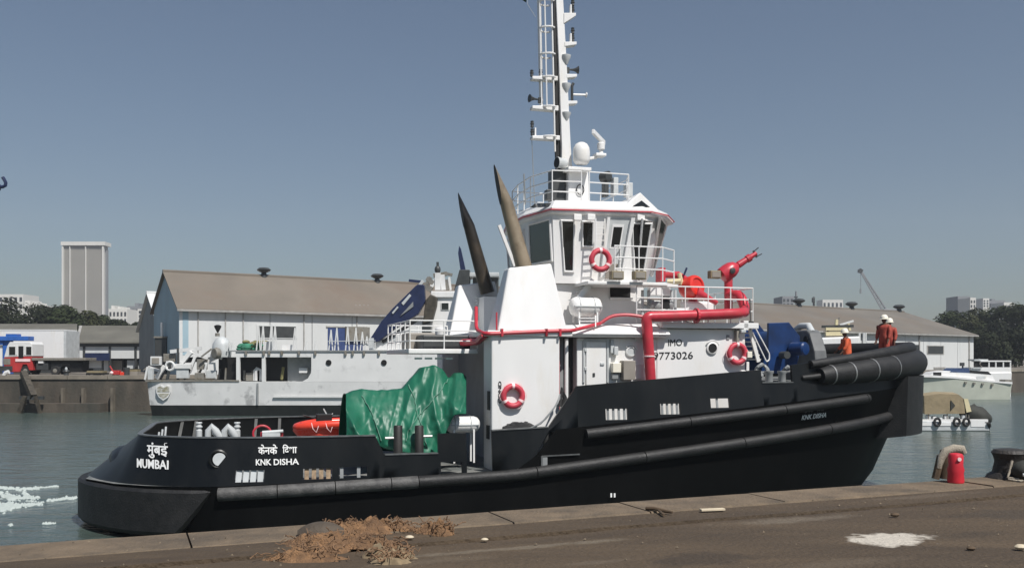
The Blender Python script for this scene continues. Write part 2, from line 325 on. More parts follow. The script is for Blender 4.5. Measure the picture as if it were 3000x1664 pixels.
# ---------------------------------------------------------------- the tug
tug = thing('tugboat', 'black hulled harbour tug with white wheelhouse, tall mast and red fire pipes', 'tugboat', ship_world((0, 0, 0)), TH)
def part(mb, name, m, parent=None, **k): return mb.build(name, M[m], parent or tug, **k)
D_OUT = [(-.7, 0), (-.66, .5), (-.5, 1.1), (-.15, 1.9), (.3, 2.6), (.7, 3.1), (1.3, 3.65), (2.1, 4.15), (3.2, 4.5), (5, 4.68), (8, 4.7), (12, 4.7), (16, 4.7), (19, 4.65), (21, 4.5), (23, 4.2), (24.5, 3.8), (25.7, 3.3), (26.6, 2.75), (27.3, 2.1), (27.8, 1.4), (28.1, .7), (28.2, 0)]
R_OUT = [(1.15, 0), (1.15, .45), (1.15, .95), (1.15, 1.6), (1.17, 2.2), (1.3, 2.65), (1.75, 3.2), (2.4, 3.72), (3.4, 4.15), (5.05, 4.5), (8, 4.58), (12, 4.6), (16, 4.55), (19, 4.45), (21, 4.35), (23, 4.05), (24.5, 3.65), (25.65, 3.15), (26.5, 2.6), (27.15, 2.0), (27.65, 1.32), (27.95, .65), (28.05, 0)]
bowx = lambda L: [(x if x < 24 else 24 + (x - 24) * .89, y) for x, y in L]
D_OUT, R_OUT = bowx(D_OUT), bowx(R_OUT)
NP = len(D_OUT) - 1
def dh(p):                                                            # hull line, set in behind the stern fender
    x, y = cr(D_OUT, p); u = max(0, (3.2 - x) / 3.9); return x + .26 * u ** .7 if u else x, y * (1 - .055 * u ** .5)
def cr(T, p):
    p = min(max(p, 0), NP - 1e-6); i = int(p); t = p - i
    a, b, c, d = (T[max(i - 1, 0)], T[i], T[min(i + 1, NP)], T[min(i + 2, NP)])
    if i == 0: a = (T[1][0], -T[1][1])
    if i + 2 > NP: d = (T[NP - 1][0], -T[NP - 1][1])
    f = lambda k: .5 * (2 * b[k] + (c[k] - a[k]) * t + (2 * a[k] - 5 * b[k] + 4 * c[k] - d[k]) * t * t + (3 * b[k] - a[k] - 3 * c[k] + d[k]) * t ** 3)
    return f(0), max(0, f(1))
def px2p(x):
    lo, hi = 0.0, float(NP)
    for _ in range(40):
        m = (lo + hi) / 2
        if cr(D_OUT, m)[0] < x: lo = m
        else: hi = m
    return lo
ZS = [(-.7, 1.02), (3.2, 1.0), (11.3, 1.24), (16.6, 1.75), (25.2, 2.6), (28.2, 2.9)]
ZD = [(-.7, 1.12), (11.75, 1.38), (12.45, 2.5), (13.5, 2.58), (22.8, 3.4), (28.2, 3.8)]
ZF = [(-.7, 2.43), (11.4, 2.43), (12.4, 2.56), (13.3, 3.75), (19, 4.18), (21.2, 4.42), (26.5, 5.0), (28.2, 5.02)]
zs = lambda x: interp(ZS, x); zd = lambda x: interp(ZD, x); zf = lambda x: interp(ZF, x)
# hull shell
def hull_pt(p, lev, side):
    x, y = dh(p); t = max(0, (x - 12) / 15.7); u = max(0, (3.2 - x) / 3.9)
    if lev == 0: return (x, y * side, zd(x))
    if lev == 1: return (x - t ** 2 * .45, y * (1 - .07 * t) * side, zs(x))
    if lev == 2: return (x - t ** 2 * 1.35 + u * .3, y * (1 - .30 * t ** 1.5) * (1 - .05 * u) * side, .55)
    if lev == 3: return (x - t ** 2 * 2.2 + u * .9, y * (1 - .46 * t ** 1.5) * (1 - .15 * u) * side, -.6)
    return (x - t ** 2 * 4.3 + u * 2, y * (1 - .5 * t ** 1.5) * (1 - .3 * u) * side, -1.6)
ps = [i * NP / 150 for i in range(151)]
mb = MB()
for sd in (-1, 1):
    vs = [hull_pt(p, l, sd) for p in ps for l in range(5)]; fs = []
    for i in range(150):
        for l in range(4):
            q = (i * 5 + l, i * 5 + l + 1, (i + 1) * 5 + l + 1, (i + 1) * 5 + l); fs.append(q if sd < 0 else q[::-1])
    mb.add(vs, fs)
part(mb, 'hull', 'lowhull', smooth=True)
# decks
ZK = [(-.7, 1.2), (12.6, 1.32)]
def deck(x0, x1, z0, z1, name):
    mb = MB(); k = 14; vs = []; fs = []
    for i in range(k + 1):
        x = x0 + (x1 - x0) * i / k; y = max(.02, cr(D_OUT, px2p(x))[1] - .14); z = z0 + (z1 - z0) * i / k
        vs += [(x, -y, z), (x, y, z), (x, -y, z - .5), (x, y, z - .5)]
    for i in range(k): fs.append((i * 4, i * 4 + 4, i * 4 + 5, i * 4 + 1))
    fs += [(0, 1, 3, 2), (k * 4, k * 4 + 2, k * 4 + 3, k * 4 + 1)]
    mb.add(vs, fs); part(mb, name, 'deck')
deck(-.3, 12.6, 1.16, 1.34, 'main_deck'); deck(12.55, 22.3, 2.45, 3.0, 'fore_deck'); deck(22.2, 26.0, 3.75, 3.85, 'fore_deck'); deck(25.9, 28.0, 4.25, 4.3, 'bow_platform')
mb = MB(); mb.box(12.45, 12.56, -4.5, 4.5, 1.2, 2.5); part(mb, 'bulkhead', 'darkgrey')
# bulwarks
def bpt(p, z, side, inner=0.0):
    d = dh(p); r = cr(R_OUT, p); x = d[0]; f = (z - zd(x)) / (zf(x) - zd(x))
    X, Y = d[0] + (r[0] - d[0]) * f, d[1] + (r[1] - d[1]) * f
    if inner:
        q = cr(D_OUT, min(p + .05, NP)); w = cr(D_OUT, max(p - .05, 0)); t = Vector((q[0] - w[0], q[1] - w[1])).normalized()
        if p > NP - .06: t = Vector((0, -1))
        if p < .06: t = Vector((0, 1))
        X += t.y * inner; Y -= t.x * inner
        Y = max(Y, 0)
    return Vector((X, Y * side, z))
def bulwark(pa, pb, zt, side=-1, ports=(), th=.09, cap=True, name='bulwark'):
    mb = MB(); key = {}
    def v(c):
        k = tuple(round(q, 4) for q in c)
        if k not in key: key[k] = len(mb.v); mb.v.append(tuple(c))
        return key[k]
    n = max(2, int((pb - pa) / .12)); cs = sorted(set([pa + (pb - pa) * i / n for i in range(n + 1)] + [px2p(q) for pt in ports for q in pt[:2]]))
    def quad(*c):
        i = [v(q) for q in c]; i = list(dict.fromkeys(i))
        if len(i) > 2: mb.f.append(tuple(i if side < 0 else i[::-1]))
    for a, b in zip(cs, cs[1:]):
        xa, xb = cr(D_OUT, a)[0], cr(D_OUT, b)[0]; xm = cr(D_OUT, (a + b) / 2)[0]
        ta, tb = zt(xa), zt(xb); po = [pt for pt in ports if pt[0] < xm < pt[1]]
        segs = [(zd(xa), po[0][2], zd(xb), po[0][2]), (po[0][3], ta, po[0][3], tb)] if po else [(zd(xa) + (ta - zd(xa)) * k / 2, zd(xa) + (ta - zd(xa)) * (k + 1) / 2, zd(xb) + (tb - zd(xb)) * k / 2, zd(xb) + (tb - zd(xb)) * (k + 1) / 2) for k in (0, 1)]
        for a0, a1, b0, b1 in segs:
            quad(bpt(a, a0, side), bpt(b, b0, side), bpt(b, b1, side), bpt(a, a1, side))
            quad(bpt(b, b0, side, th), bpt(a, a0, side, th), bpt(a, a1, side, th), bpt(b, b1, side, th))
        quad(bpt(a, ta, side), bpt(b, tb, side), bpt(b, tb, side, th), bpt(a, ta, side, th))
        for pt in po:
            for z in pt[2:4]: quad(bpt(a, z, side), bpt(b, z, side), bpt(b, z, side, th), bpt(a, z, side, th))
    for e in (pa, pb):
        x = cr(D_OUT, e)[0]; quad(bpt(e, zd(x), side), bpt(e, zt(x), side), bpt(e, zt(x), side, th), bpt(e, zd(x), side, th))
    for pt in ports:
        for q in pt[:2]: e = px2p(q); quad(bpt(e, pt[2], side), bpt(e, pt[3], side), bpt(e, pt[3], side, th), bpt(e, pt[2], side, th))
    o = mb.build(name, M['hull'], tug, smooth=not ports or pa < 1, ang=32)
    if cap:                                                            # steel cap rail on the top edge
        mb = MB(); k = max(2, int((pb - pa) / .2)); rings = []
        for i in range(k + 1):
            p = pa + (pb - pa) * i / k; z = zt(cr(D_OUT, p)[0]); A = bpt(p, z, side, -.03); B = bpt(p, z, side, th + .05)
            rings.append([A + Vector((0, 0, .003)), B + Vector((0, 0, .003)), B + Vector((0, 0, .035)), A + Vector((0, 0, .035))])
        mb.loft(rings); mb.build('cap_rail', M['capsteel'], o)
    return o
M['capsteel'] = mat('worn_cap_steel', (0.13, 0.135, 0.135), 0.4, metal=.3, var=.3, scale=6)
X = lambda px, py=1300, y=-4.6: S(px, py, y).x
Z = lambda px, py, y=-4.6: S(px, py, y).z
def port(px0, px1, py0, py1): 
    x0, x1 = X(px0, py0), X(px1, py0); return (x0, x1, Z((px0 + px1) / 2, py1), Z((px0 + px1) / 2, py0))
aft_ports = [port(685, 772, 1378, 1412), port(887, 972, 1371, 1402), port(992, 1075, 1366, 1398)]
zn = Z(1200, 1331)
bulwark(0, px2p(7.45), lambda x: 2.43, ports=aft_ports)
x1 = X(1127); bulwark(px2p(7.45), px2p(x1), lambda x: 2.43 + (zn - 2.43) * (x - 7.45) / (x1 - 7.45), cap=False)
x2 = X(1283); bulwark(px2p(x1), px2p(x2), lambda x: zn, ports=())
x3 = X(1366); zb = Z(1325, 1269); bulwark(px2p(x2), px2p(x3), lambda x: zb, ports=[port(1290, 1352, 1352, 1385)], cap=False)
x4, x5, x6 = X(1441), X(1606), X(1690); z5 = 2.55
bulwark(px2p(x4), px2p(x5), lambda x: 2.5 + .06 * (x - x4) / (x5 - x4))
z6 = Z(1690, 1131); bulwark(px2p(x5), px2p(x6), lambda x: 2.56 + (z6 - 2.56) * (x - x5) / (x6 - x5), cap=False)
x7 = X(2237); z7 = Z(2237, 1083); fore_ports = [port(1772, 1836, 1197, 1229), port(1932, 1990, 1182, 1213), port(2080, 2136, 1167, 1194)]
bulwark(px2p(x6), px2p(x7), lambda x: z6 + (z7 - z6) * (x - x6) / (x7 - x6), ports=fore_ports, cap=False)
x8 = X(2330); z8 = Z(2290, 1122); bulwark(px2p(x7), px2p(x8), lambda x: z8)
bulwark(px2p(x8), NP, zf, cap=False)
bulwark(0, px2p(12.0), lambda x: 2.43, side=1); bulwark(px2p(12.0), NP, zf, side=1, cap=False)
for po in aft_ports + fore_ports:                                      # bars across the freeing ports
    k = 4 if po is not aft_ports[2] else 5
    for i in range(k):
        if po is aft_ports[2] and i in (1, 2, 4): continue
        if po is fore_ports[2] and i != 1: continue
        x = po[0] + (po[1] - po[0]) * (i + .5) / k; p = px2p(x); A = bpt(p, po[2], -1, .04); B = bpt(p, po[3], -1, .04)
        mb = MB(); w = (po[1] - po[0]) / k * (.38 if po is aft_ports[0] else .2 if po in fore_ports else .3)
        mb.hexa([A + Vector((-w, 0, 0)), A + Vector((w, 0, 0)), A + Vector((w, .03, 0)), A + Vector((-w, .03, 0))], [B + Vector((-w, 0, 0)), B + Vector((w, 0, 0)), B + Vector((w, .03, 0)), B + Vector((-w, .03, 0))])
        part(mb, 'freeing_port_plate', 'rustport' if po is aft_ports[1] else 'lightgrey' if po is aft_ports[0] else 'grey')
# mooring chock low on the quarter
c = bpt(px2p(X(626, 1347, -4.45)), Z(626, 1347, -4.45), -1); mb = MB()
mb.lathe([(.19, -.02), (.24, .0), (.26, .03), (.22, .05), (.19, .03), (.19, -.02)], c + Vector((0, -.0, 0)), (0, -1, .12), 20); part(mb, 'mooring_chock', 'hull', smooth=True)
mb = MB(); mb.lathe([(.01, 0), (.17, 0), (.17, .012), (.01, .012)], c + Vector((.03, -.02, 0)), (0, -1, .12), 20); part(mb, 'chock_view', 'lightgrey')  # pale disc added in place of the bright view through the chock
# rubbing strakes, as lengths of rubber
def strake(name, x0, x1, zfun, r, off, seg, m, lev=1):
    x = x0
    while x < x1 - .05:
        xe = min(x1, x + seg); pa, pb = px2p(x + .012), px2p(xe - .012); k = max(4, int((pb - pa) / .1)); pts = []
        for i in range(k + 1):
            p = pa + (pb - pa) * i / k; d = hull_pt(p, lev, -1); pts.append((d[0], d[1] - off, zfun(d[0])))
        mb = MB(); rs = [r] * (k + 1)
        if xe >= x1 - .05 and name != 'side_fender': rs[-1] = r * .45; rs[-2] = r * .85
        mb.tube(pts, rs, 12); part(mb, 'fender_segment', m, smooth=True); x = xe
for sd in (1,):
    strake('side_fender', 3.35, 8.6, zs, .175, .06, 1.5, 'dustrubber'); strake('long_fender', 8.6, 25.6, zs, .17, .05, 3.4, 'rubber2' if 'rubber2' in M else 'rubber')
    strake('upper_fender', 13.5, 23.6, lambda x: interp([(13.5, 2.36), (22.8, 3.2), (24, 3.3)], x), .15, .06, 3.3, 'rubber', 0)
mb = MB(); pts = []
for i in range(40): d = hull_pt(3 + (px2p(25) - 3) * i / 39, 1, 1); pts.append((d[0], d[1] + .05, zs(d[0])))
mb.tube(pts, .17, 10); part(mb, 'port_fender', 'rubber', smooth=True)
# stern block fender
mb = MB(); rings = []; pe = px2p(3.15)
for i in range(-40, 41):
    p = abs(i) / 40 * pe; sd = -1 if i < 0 else 1; d = cr(D_OUT, p); q = cr(D_OUT, p + .05); w = cr(D_OUT, max(p - .05, 0)); t = Vector((q[0] - w[0], q[1] - w[1])).normalized()
    if p < .05: t = Vector((0, 1))
    nx, ny = -t.y, t.x; zb_ = -.12 if d[0] < 2.3 else -.12 + 1.05 * ((d[0] - 2.3) / .85)
    f = lambda o, z: (d[0] + nx * o, (d[1] + ny * o) * sd if p > 0 else 0, z)
    rings.append([f(-.36, 1.1), f(-.06, 1.1), f(.0, 1.03), f(.0, zb_ + .12), f(-.1, zb_), f(-.45, zb_)])
mb.loft(rings); part(mb, 'stern_fender', 'rubber', smooth=True, ang=30)
# rounded fender pad over the stern
mb = MB(); mb.tube([(.75, 1.9, 1.45), (.55, 1.2, 1.55), (.48, .4, 1.6), (.48, -.4, 1.6), (.55, -1.2, 1.55), (.75, -1.9, 1.45)], [.15, .26, .32, .32, .26, .15], 14); part(mb, 'stern_roller', 'hull', smooth=True)
# bow: top roll, wrapped cylinder fender with straps, block fender at the stem
def proj(p): w = ship_world(p); return 1500 + F * w.x / w.y, HY - F * (w.z - CZ) / w.y
def bow_path(T, x0, off, zfun, n=30, lev=None):
    pa = px2p(x0); L = []
    for i in range(-n, n + 1):
        p = NP - abs(i) / n * (NP - pa); d = cr(T, p); sd = -1 if i < 0 else 1
        q = cr(D_OUT, min(p + .05, NP)); w = cr(D_OUT, p - .05); t = Vector((q[0] - w[0], q[1] - w[1])).normalized()
        if NP - p < .05: t = Vector((0, -1))
        L.append((d[0] - t.y * off, (d[1] + t.x * off) * sd if i else 0, zfun(d[0])))
    return L
mb = MB(); bpth = bow_path(R_OUT, 21.2, .06, lambda x: zf(x) - .06 - .05 * max(0, x - 25) / 3); mb.tube(bpth, [interp([(21.2, .13), (24, .19), (28, .25)], q[0]) for q in bpth], 14); part(mb, 'bow_roll', 'rubber', smooth=True)
zbf = lambda x: interp([(21.5, 4.0), (24, 4.2), (27.5, 4.45), (28.2, 4.45)], x); rbf = lambda x: interp([(21.5, .29), (23, .36), (26, .45), (28.2, .5)], x)
path = bow_path(D_OUT, 21.5, .02, zbf, 40); mb = MB(); rs = [rbf(p[0]) for p in path]; rs[0] *= .8; rs[-1] *= .8; mb.tube(path, rs, 18); bf = part(mb, 'bow_fender', 'rubber', smooth=True)
for px in (2462, 2524, 2579, 2632):
    i = min(range(1, 40), key=lambda k: abs(proj(path[k])[0] - px + 26)); mb = MB(); r = rs[i] + .012
    t = (Vector(path[i + 1]) - Vector(path[i - 1])).normalized() * .025
    mb.tube([Vector(path[i]) - t, Vector(path[i]) + t], r, 18); part(mb, 'strap', 'steel', bf, smooth=True)
e0 = Vector(path[0]); mb = MB(); mb.tube([e0, e0 + Vector((-.25, .0, -.03)), e0 + Vector((-.62, .04, -.06)), e0 + Vector((-.66, .04, -.06))], [.09, .09, .08, .03], 10); part(mb, 'fender_pin', 'rubber', smooth=True)
mb = MB(); rings = []
for a, b, in zip(bow_path(D_OUT, 25.2, .36, lambda x: 0, 20), bow_path(D_OUT, 25.2, -.05, lambda x: 0, 20)):
    rings.append([(a[0], a[1], 3.95), (a[0] - .05, a[1] * .99, 1.95), (b[0] - .6, b[1] * .88, 1.8), (b[0] - .2, b[1] * .95, 3.95)])
mb.loft(rings); part(mb, 'stem_fender', 'rubber', smooth=True, ang=30)

# lettering on the hull
def hull_text(s, px0, px1, py0, py1, y, on='bulwark', bold=.012, name='lettering'):
    xa, xb = X(px0, py1, y), X(px1, py1, y); z0, z1 = Z((px0 + px1) / 2, py1, y), Z((px0 + px1) / 2, py0, y)
    if on == 'bulwark':
        f = lambda x, z: bpt(px2p(x), z, -1)
        # the surface leans inboard: find the station whose outer face shows at this pixel
        def solve(px, z):
            x = X(px, 1350, y)
            for _ in range(30):
                q = f(x, z); e = S(px, 1350, q.y).x - q.x; x += e * .7
            return f(x, z)
        def px_p(px, z):
            x = X(px, 1350, y)
            for _ in range(40): q = bpt(px2p(x), z, -1); x += (S(px, 1350, q.y).x - q.x) * .6
            return px2p(x)
        me = text_mesh(s, 1, 1, bold); me.name = name; me.materials.append(M['lettering']); zm = (z0 + z1) / 2; a0, a1, t0, t1 = px_p(px0, z0), px_p(px1, z0), px_p(px0, z1), px_p(px1, z1)
        for v in me.vertices:
            u, w = v.co.x, v.co.y; pl = (a0 + (a1 - a0) * u) * (1 - w) + (t0 + (t1 - t0) * u) * w; z = z0 + (z1 - z0) * w; e = .01; o_ = bpt(pl, z, -1); n_ = (bpt(pl + e, z, -1) - o_).cross(bpt(pl, z + .02, -1) - o_).normalized()
            if n_.y > 0: n_ = -n_
            v.co = o_ + n_ * (.032 + v.co.z)
        me.update(); ob = bpy.data.objects.new(name, me); COL.objects.link(ob); ob.parent = tug; return ob
    else:
        A, B, C = Vector((xa, y, Z(px0, py1, y))), Vector((xb, y, Z(px1, py1 - (py1 - py0) * 0, y))), Vector((xa, y, Z(px0, py0, y)))
    return place_text(name, s, M['lettering'], tug, A, B - A, C - A, (B - A).length, (C - A).length, bold)
hull_text('MUMBAI', 404, 496, 1352, 1378, -3.9, bold=.02)
hull_text('मुंबई', 434, 494, 1302, 1348, -3.9, bold=.02)
hull_text('KNK DISHA', 750, 876, 1344, 1362, -4.6, bold=.02)
hull_text('केनके', 757, 813, 1303, 1331, -4.6, bold=.02); hull_text('िदशा', 828, 870, 1302, 1329, -4.6, bold=.02)
def side_text(s, pa, pb, z0, h, bold=.02, m='lettering'):     # on the flared bow plating, between the two strakes
    def q(px, z):
        x = X(px, 1240, -4.0)
        for _ in range(40):
            p = px2p(x); a, b = Vector(hull_pt(p, 0, -1)), Vector(hull_pt(p, 1, -1)); t = (z - b.z) / (a.z - b.z); c = b + (a - b) * t
            x += (S(px, 1240, c.y).x - c.x) * .6
        return c
    def sp(p, z):
        a, b = Vector(hull_pt(p, 0, -1)), Vector(hull_pt(p, 1, -1)); return b + (a - b) * ((z - b.z) / (a.z - b.z))
    me = text_mesh(s, 1, 1, bold); me.name = 'lettering'; me.materials.append(M[m]); qa, qb = q(pa, z0).x, q(pb, z0).x; P0, P1, dxx = px2p(qa), px2p(qb), qb - qa
    for v in me.vertices:
        p = P0 + (P1 - P0) * v.co.x; z = z0 + .07 * dxx * v.co.x + h * v.co.y; o = sp(p, z); n = (sp(p + .02, z) - o).cross(sp(p, z + .03) - o).normalized()
        if n.y > 0: n = -n
        v.co = o + n * (.04 + v.co.z)
    me.update(); ob = bpy.data.objects.new('lettering', me); COL.objects.link(ob); ob.parent = tug
M['worn_lettering'] = mat('worn_lettering', (0.10, 0.10, 0.095), 0.6, var=.2)
side_text('KNK DISHA', 2352, 2424, 2.62, .155); side_text('केनके', 2356, 2384, 2.84, .2, m='worn_lettering'); side_text('िदशा', 2394, 2415, 2.87, .2, m='worn_lettering')
for px in (1788, 1798): place_text('draft_mark', 'I', M['lettering'], tug, S(px, 1456, -4.72), (1, 0, 0), (0, 0, 1), .05, .12)

# superstructure --------------------------------------------------------------------------------------------
YB = -4.0
bx0, bx1 = X(1440, 1100, YB), X(1640, 1100, YB)
for sd in (1, -1):
    mb = MB(); y0, y1 = sorted((YB * sd, (YB + .95) * sd)); mb.box(bx0, bx1, y0, y1, 1.25, 5.2); part(mb, 'casing_block', 'white', bevel=.04)
    xa0, xa1 = X(1458, 972, -3.95), X(1663, 966, -3.95); xt0, xt1 = X(1490, 785, -3.6), X(1616, 772, -3.6); zt0, zt1 = Z(1490, 785, -3.6), Z(1616, 772, -3.6)
    mb = MB(); mb.hexa([(xa0, -3.95 * sd, 5.36), (xa1, -3.95 * sd, 5.36), (xa1, -2.7 * sd, 5.36), (xa0, -2.7 * sd, 5.36)], [(xt0, -3.6 * sd, zt0), (xt1, -3.6 * sd, zt1), (xt1, -2.95 * sd, zt1), (xt0, -3.1 * sd, zt0)])
    fc = part(mb, 'funnel_casing', 'white', bevel=.05)
    if sd < 0:                                                        # louvre and vent openings on the inboard faces
        for k in range(3):
            mb = MB(); mb.box(xt0 + .55, xt1 + .1, 2.66, 2.74, 6.5 + k * .12, 6.57 + k * .12); part(mb, 'louvre', 'lightgrey', fc)
# boat deck
mb = MB(); mb.box(10.75, 13.35, -4.06, 4.06, 5.2, 5.36); part(mb, 'boat_deck', 'white', bevel=.02)
HY0 = -3.35
hx0, hx1, hx2 = X(1690, 1050, HY0), X(1925, 1050, HY0), X(2182, 1000, HY0)
mb = MB(); mb.hexa([(hx0, HY0, 2.3), (hx1, HY0, 2.3), (hx1, -HY0, 2.3), (hx0, -HY0, 2.3)], [(hx0, HY0, 5.18), (hx1, HY0, 5.18), (hx1, -HY0, 5.18), (hx0, -HY0, 5.18)]); part(mb, 'deckhouse', 'white', bevel=.03)
mb = MB(); mb.hexa([(hx1 - .02, HY0 - .03, 2.3), (hx2, HY0 - .03, 2.3), (hx2, 3.38, 2.3), (hx1 - .02, 3.38, 2.3)], [(hx1 - .02, HY0 - .03, 5.48), (hx2, HY0 - .03, 5.48), (hx2, 3.38, 5.48), (hx1 - .02, 3.38, 5.48)]); part(mb, 'deckhouse', 'white', bevel=.03)
mb = MB(); mb.loft([[(13.3, -3.6, 5.19), (13.3, -3.7, 5.3), (13.3, -3.2, 5.56), (13.3, 3.2, 5.56), (13.3, 3.7, 5.3), (13.3, 3.6, 5.19)], [(hx1 + .3, -3.6, 5.19), (hx1 + .3, -3.7, 5.3), (hx1 + .3, -3.2, 5.66), (hx1 + .3, 3.2, 5.66), (hx1 + .3, 3.7, 5.3), (hx1 + .3, 3.6, 5.19)]]); part(mb, 'boat_deck', 'white', bevel=.02)
mb = MB(); mb.box(hx1 + .05, hx2 + .35, -3.62, 3.62, 5.5, 5.68); part(mb, 'boat_deck', 'white', bevel=.02)
mb = MB(); mb.box(11.5, 13.4, -3.05, 3.05, 1.25, 5.19); part(mb, 'deckhouse', 'grey'); mb = MB(); mb.box(13.0, hx0 - .01, -3.0, 3.0, 1.3, 5.19); part(mb, 'passage_shade', 'darkgrey')  # grey aft wall and solid dark recess box: shade put into their colour
mb = MB(); mb.box(11.44, 11.49, -3.0, -2.35, 1.4, 3.6); part(mb, 'aft_doorway', 'black'); 
mb = MB(); mb.box(11.45, 11.49, -1.9, -1.2, 2.0, 3.3); part(mb, 'aft_door', 'grey', bevel=.02)
mb = MB(); mb.box(bx0 - .03, bx0 - .003, -3.85, -3.6, 3.05, 3.6); part(mb, 'vent_grille', 'darkgrey'); mb = MB(); mb.box(bx0 - .03, bx0 - .003, -3.8, -3.5, 2.2, 2.6); part(mb, 'vent_grille', 'darkgrey')
mb = MB(); mb.box(13.05, 13.12, -3.55, -3.3, 2.5, 5.15); part(mb, 'fire_hose_locker', 'red')
mb = MB(); mb.tube([(13.35, -3.5, 2.5), (13.35, -3.5, 5.15)], .06, 8); part(mb, 'pillar', 'white')
# side door and fittings on the deckhouse
def plate(px0, px1, py0, py1, y, d, name, m, par=None, bev=.015):
    a, b = S(px0, (py0 + py1) / 2, y).x, S(px1, (py0 + py1) / 2, y).x; z0, z1 = Z((px0 + px1) / 2, py1, y), Z((px0 + px1) / 2, py0, y)
    mb = MB(); mb.box(a, b, y - d, y, z0, z1); return part(mb, name, m, par, bevel=bev)
dr = plate(1716, 1774, 1003, 1128, HY0 - .002, .05, 'side_door', 'white'); 
for py in (1020, 1075): plate(1712, 1719, py, py + 10, HY0 - .053, .03, 'hinge', 'lightgrey', dr)
plate(1736, 1743, 1092, 1103, HY0 - .056, .02, 'lock', 'darkgrey', dr); plate(1758, 1770, 1062, 1070, HY0 - .056, .03, 'handle', 'lightgrey', dr)
mb = MB(); mb.tube(fillet([S(1710, 1120, HY0 - .02), S(1710, 995, HY0 - .02), S(1780, 995, HY0 - .02), S(1780, 1120, HY0 - .02)], .1), .04, 6); part(mb, 'door_frame', 'lightgrey')
plate(1788, 1812, 1063, 1091, HY0 - .002, .22, 'junction_box', 'cream2' if 'cream2' in M else 'helmet'); plate(1816, 1851, 1056, 1112, HY0 - .002, .3, 'deck_locker', 'taupe'); plate(1788, 1806, 1093, 1110, HY0 - .002, .16, 'junction_box', 'grey'); plate(1856, 1882, 1066, 1110, HY0 - .002, .08, 'vent_hatch', 'white'); plate(1860, 1878, 985, 1000, HY0 - .002, .04, 'notice_plate', 'white')
mb = MB()
for px in (1698, 1745): mb.bar(S(px, 958, -3.62), S(px, 925, -3.45), .035)
for py in (932, 941, 950): mb.bar(S(1698, py, -3.55), S(1745, py, -3.55), .03)
part(mb, 'boarding_steps', 'white')
plate(1786, 1796, 995, 1035, HY0 - .002, .1, 'light_bracket', 'lightgrey'); plate(1794, 1806, 1015, 1040, HY0 - .002, .16, 'deck_light', 'lightgrey')
def porthole(px, py, y, r, glass='glass'):
    c = S(px, py, y); mb = MB(); mb.lathe([(r * 1.0, -.02), (r * 1.3, 0), (r * 1.3, .05), (r * 1.02, .07), (r, .04)], c, (0, -1, 0), 24); f = part(mb, 'porthole', 'white', smooth=True)
    mb = MB(); mb.lathe([(.001, .02), (r, .02), (r, .045), (.001, .045)], c, (0, -1, 0), 24); part(mb, 'pane', glass, f)
    mb = MB(); mb.tube([c + Vector((r * 1.65 * math.cos(a), -.06, r * 1.65 * math.sin(a))) for a in [R(20) + R(120) * i / 10 for i in range(11)]], .022, 6); part(mb, 'rain_brow', 'white', f)
porthole(1847, 1030, HY0, .13, 'lightgrey'); porthole(2085, 1020, HY0 - .03, .15, 'black')
plate(2128, 2136, 981, 994, HY0 - .032, .03, 'notice_plate', 'grey', bev=0)
plate(2150, 2158, 968, 1003, HY0 - .032, .18, 'light_bracket', 'taupe'); plate(2158, 2172, 966, 975, HY0 - .032, .3, 'deck_light', 'lightgrey')
plate(1919, 1941, 974, 985, HY0 - .032, .28, 'deck_light', 'grey')
def wall_text(s, px0, px1, py0, py1, y, tilt=.0, **k):
    A = S(px0, py1, y); place_text('lettering', s, M['blacklettering'], tug, A, (1, 0, tilt), (0, 0, 1), S(px1, py1, y).x - A.x, Z(px0, py0, y) - A.z, .0, **k)
wall_text('IMO', 1958, 1998, 994, 1013, HY0 - .035, .02); wall_text('9773026', 1914, 2030, 1032, 1053, HY0 - .035, .02)
A = S(1469, 1181, YB - .003); place_text('lettering', 'COND', M['blacklettering'], tug, A, (0, 0, 1), (-1, 0, 0), .64, .1, .02)
# red fire main
YP = -3.75
fm = fillet([S(1907, 1120, YP), S(1896, 960, YP), S(1893, 928, YP), S(2000, 925, YP), S(2172, 918, YP), S(2186, 912, -3.1), S(2168, 862, -2.75), S(2135, 866, -2.25)], .4, 6)
mb = MB(); mb.tube(fm, .165, 14); fp = part(mb, 'fire_main', 'red', smooth=True)
for px, py in ((2040, 925),): 
    c = S(px, py, YP); mb = MB(); mb.lathe([(.24, -.035), (.24, .035)], c, (1, 0, 0), 16); part(mb, 'flange', 'red', fp)
c = S(1901, 1043, YP); mb = MB(); mb.lathe([(.185, -.02), (.185, .02)], c, (0, 0, 1), 16); part(mb, 'pipe_clamp', 'pink', fp)
mb = MB(); mb.tube(fillet([S(1895, 930, YP + .1), S(1840, 921, -3.5), S(1790, 925, -3.4), S(1758, 948, -3.4)], .3, 4), .05, 8); part(mb, 'fire_pipe', 'red', smooth=True)
mb = MB(); mb.tube(fillet([S(1758, 948, -3.4), S(1690, 965, -3.9), S(1680, 968, -4.08), S(1600, 970, -4.08), S(1420, 978, -4.08), S(1395, 965, -3.2), S(1395, 900, -2.8)], .2, 4), .055, 8); part(mb, 'fire_pipe', 'red', smooth=True)
for px in (1600, 1690 - 90, 1640, 1470):
    c = S(px, 972, -4.08); mb = MB(); mb.box(c.x - .03, c.x + .03, c.y - .07, c.y + .07, c.z - .13, c.z + .09); part(mb, 'pipe_bracket', 'red')
mb = MB(); mb.tube([S(1420, 980, -3.6), S(1400, 1000, -2.5), S(1340, 1005, -1.4), S(1290, 1000, -1.0)], .11, 8); part(mb, 'fire_pipe', 'red', smooth=True)
mb = MB(); mb.tube([S(1455, 970, -3.98), S(1455, 915, -3.9)], .025, 6); part(mb, 'fire_pipe', 'red')
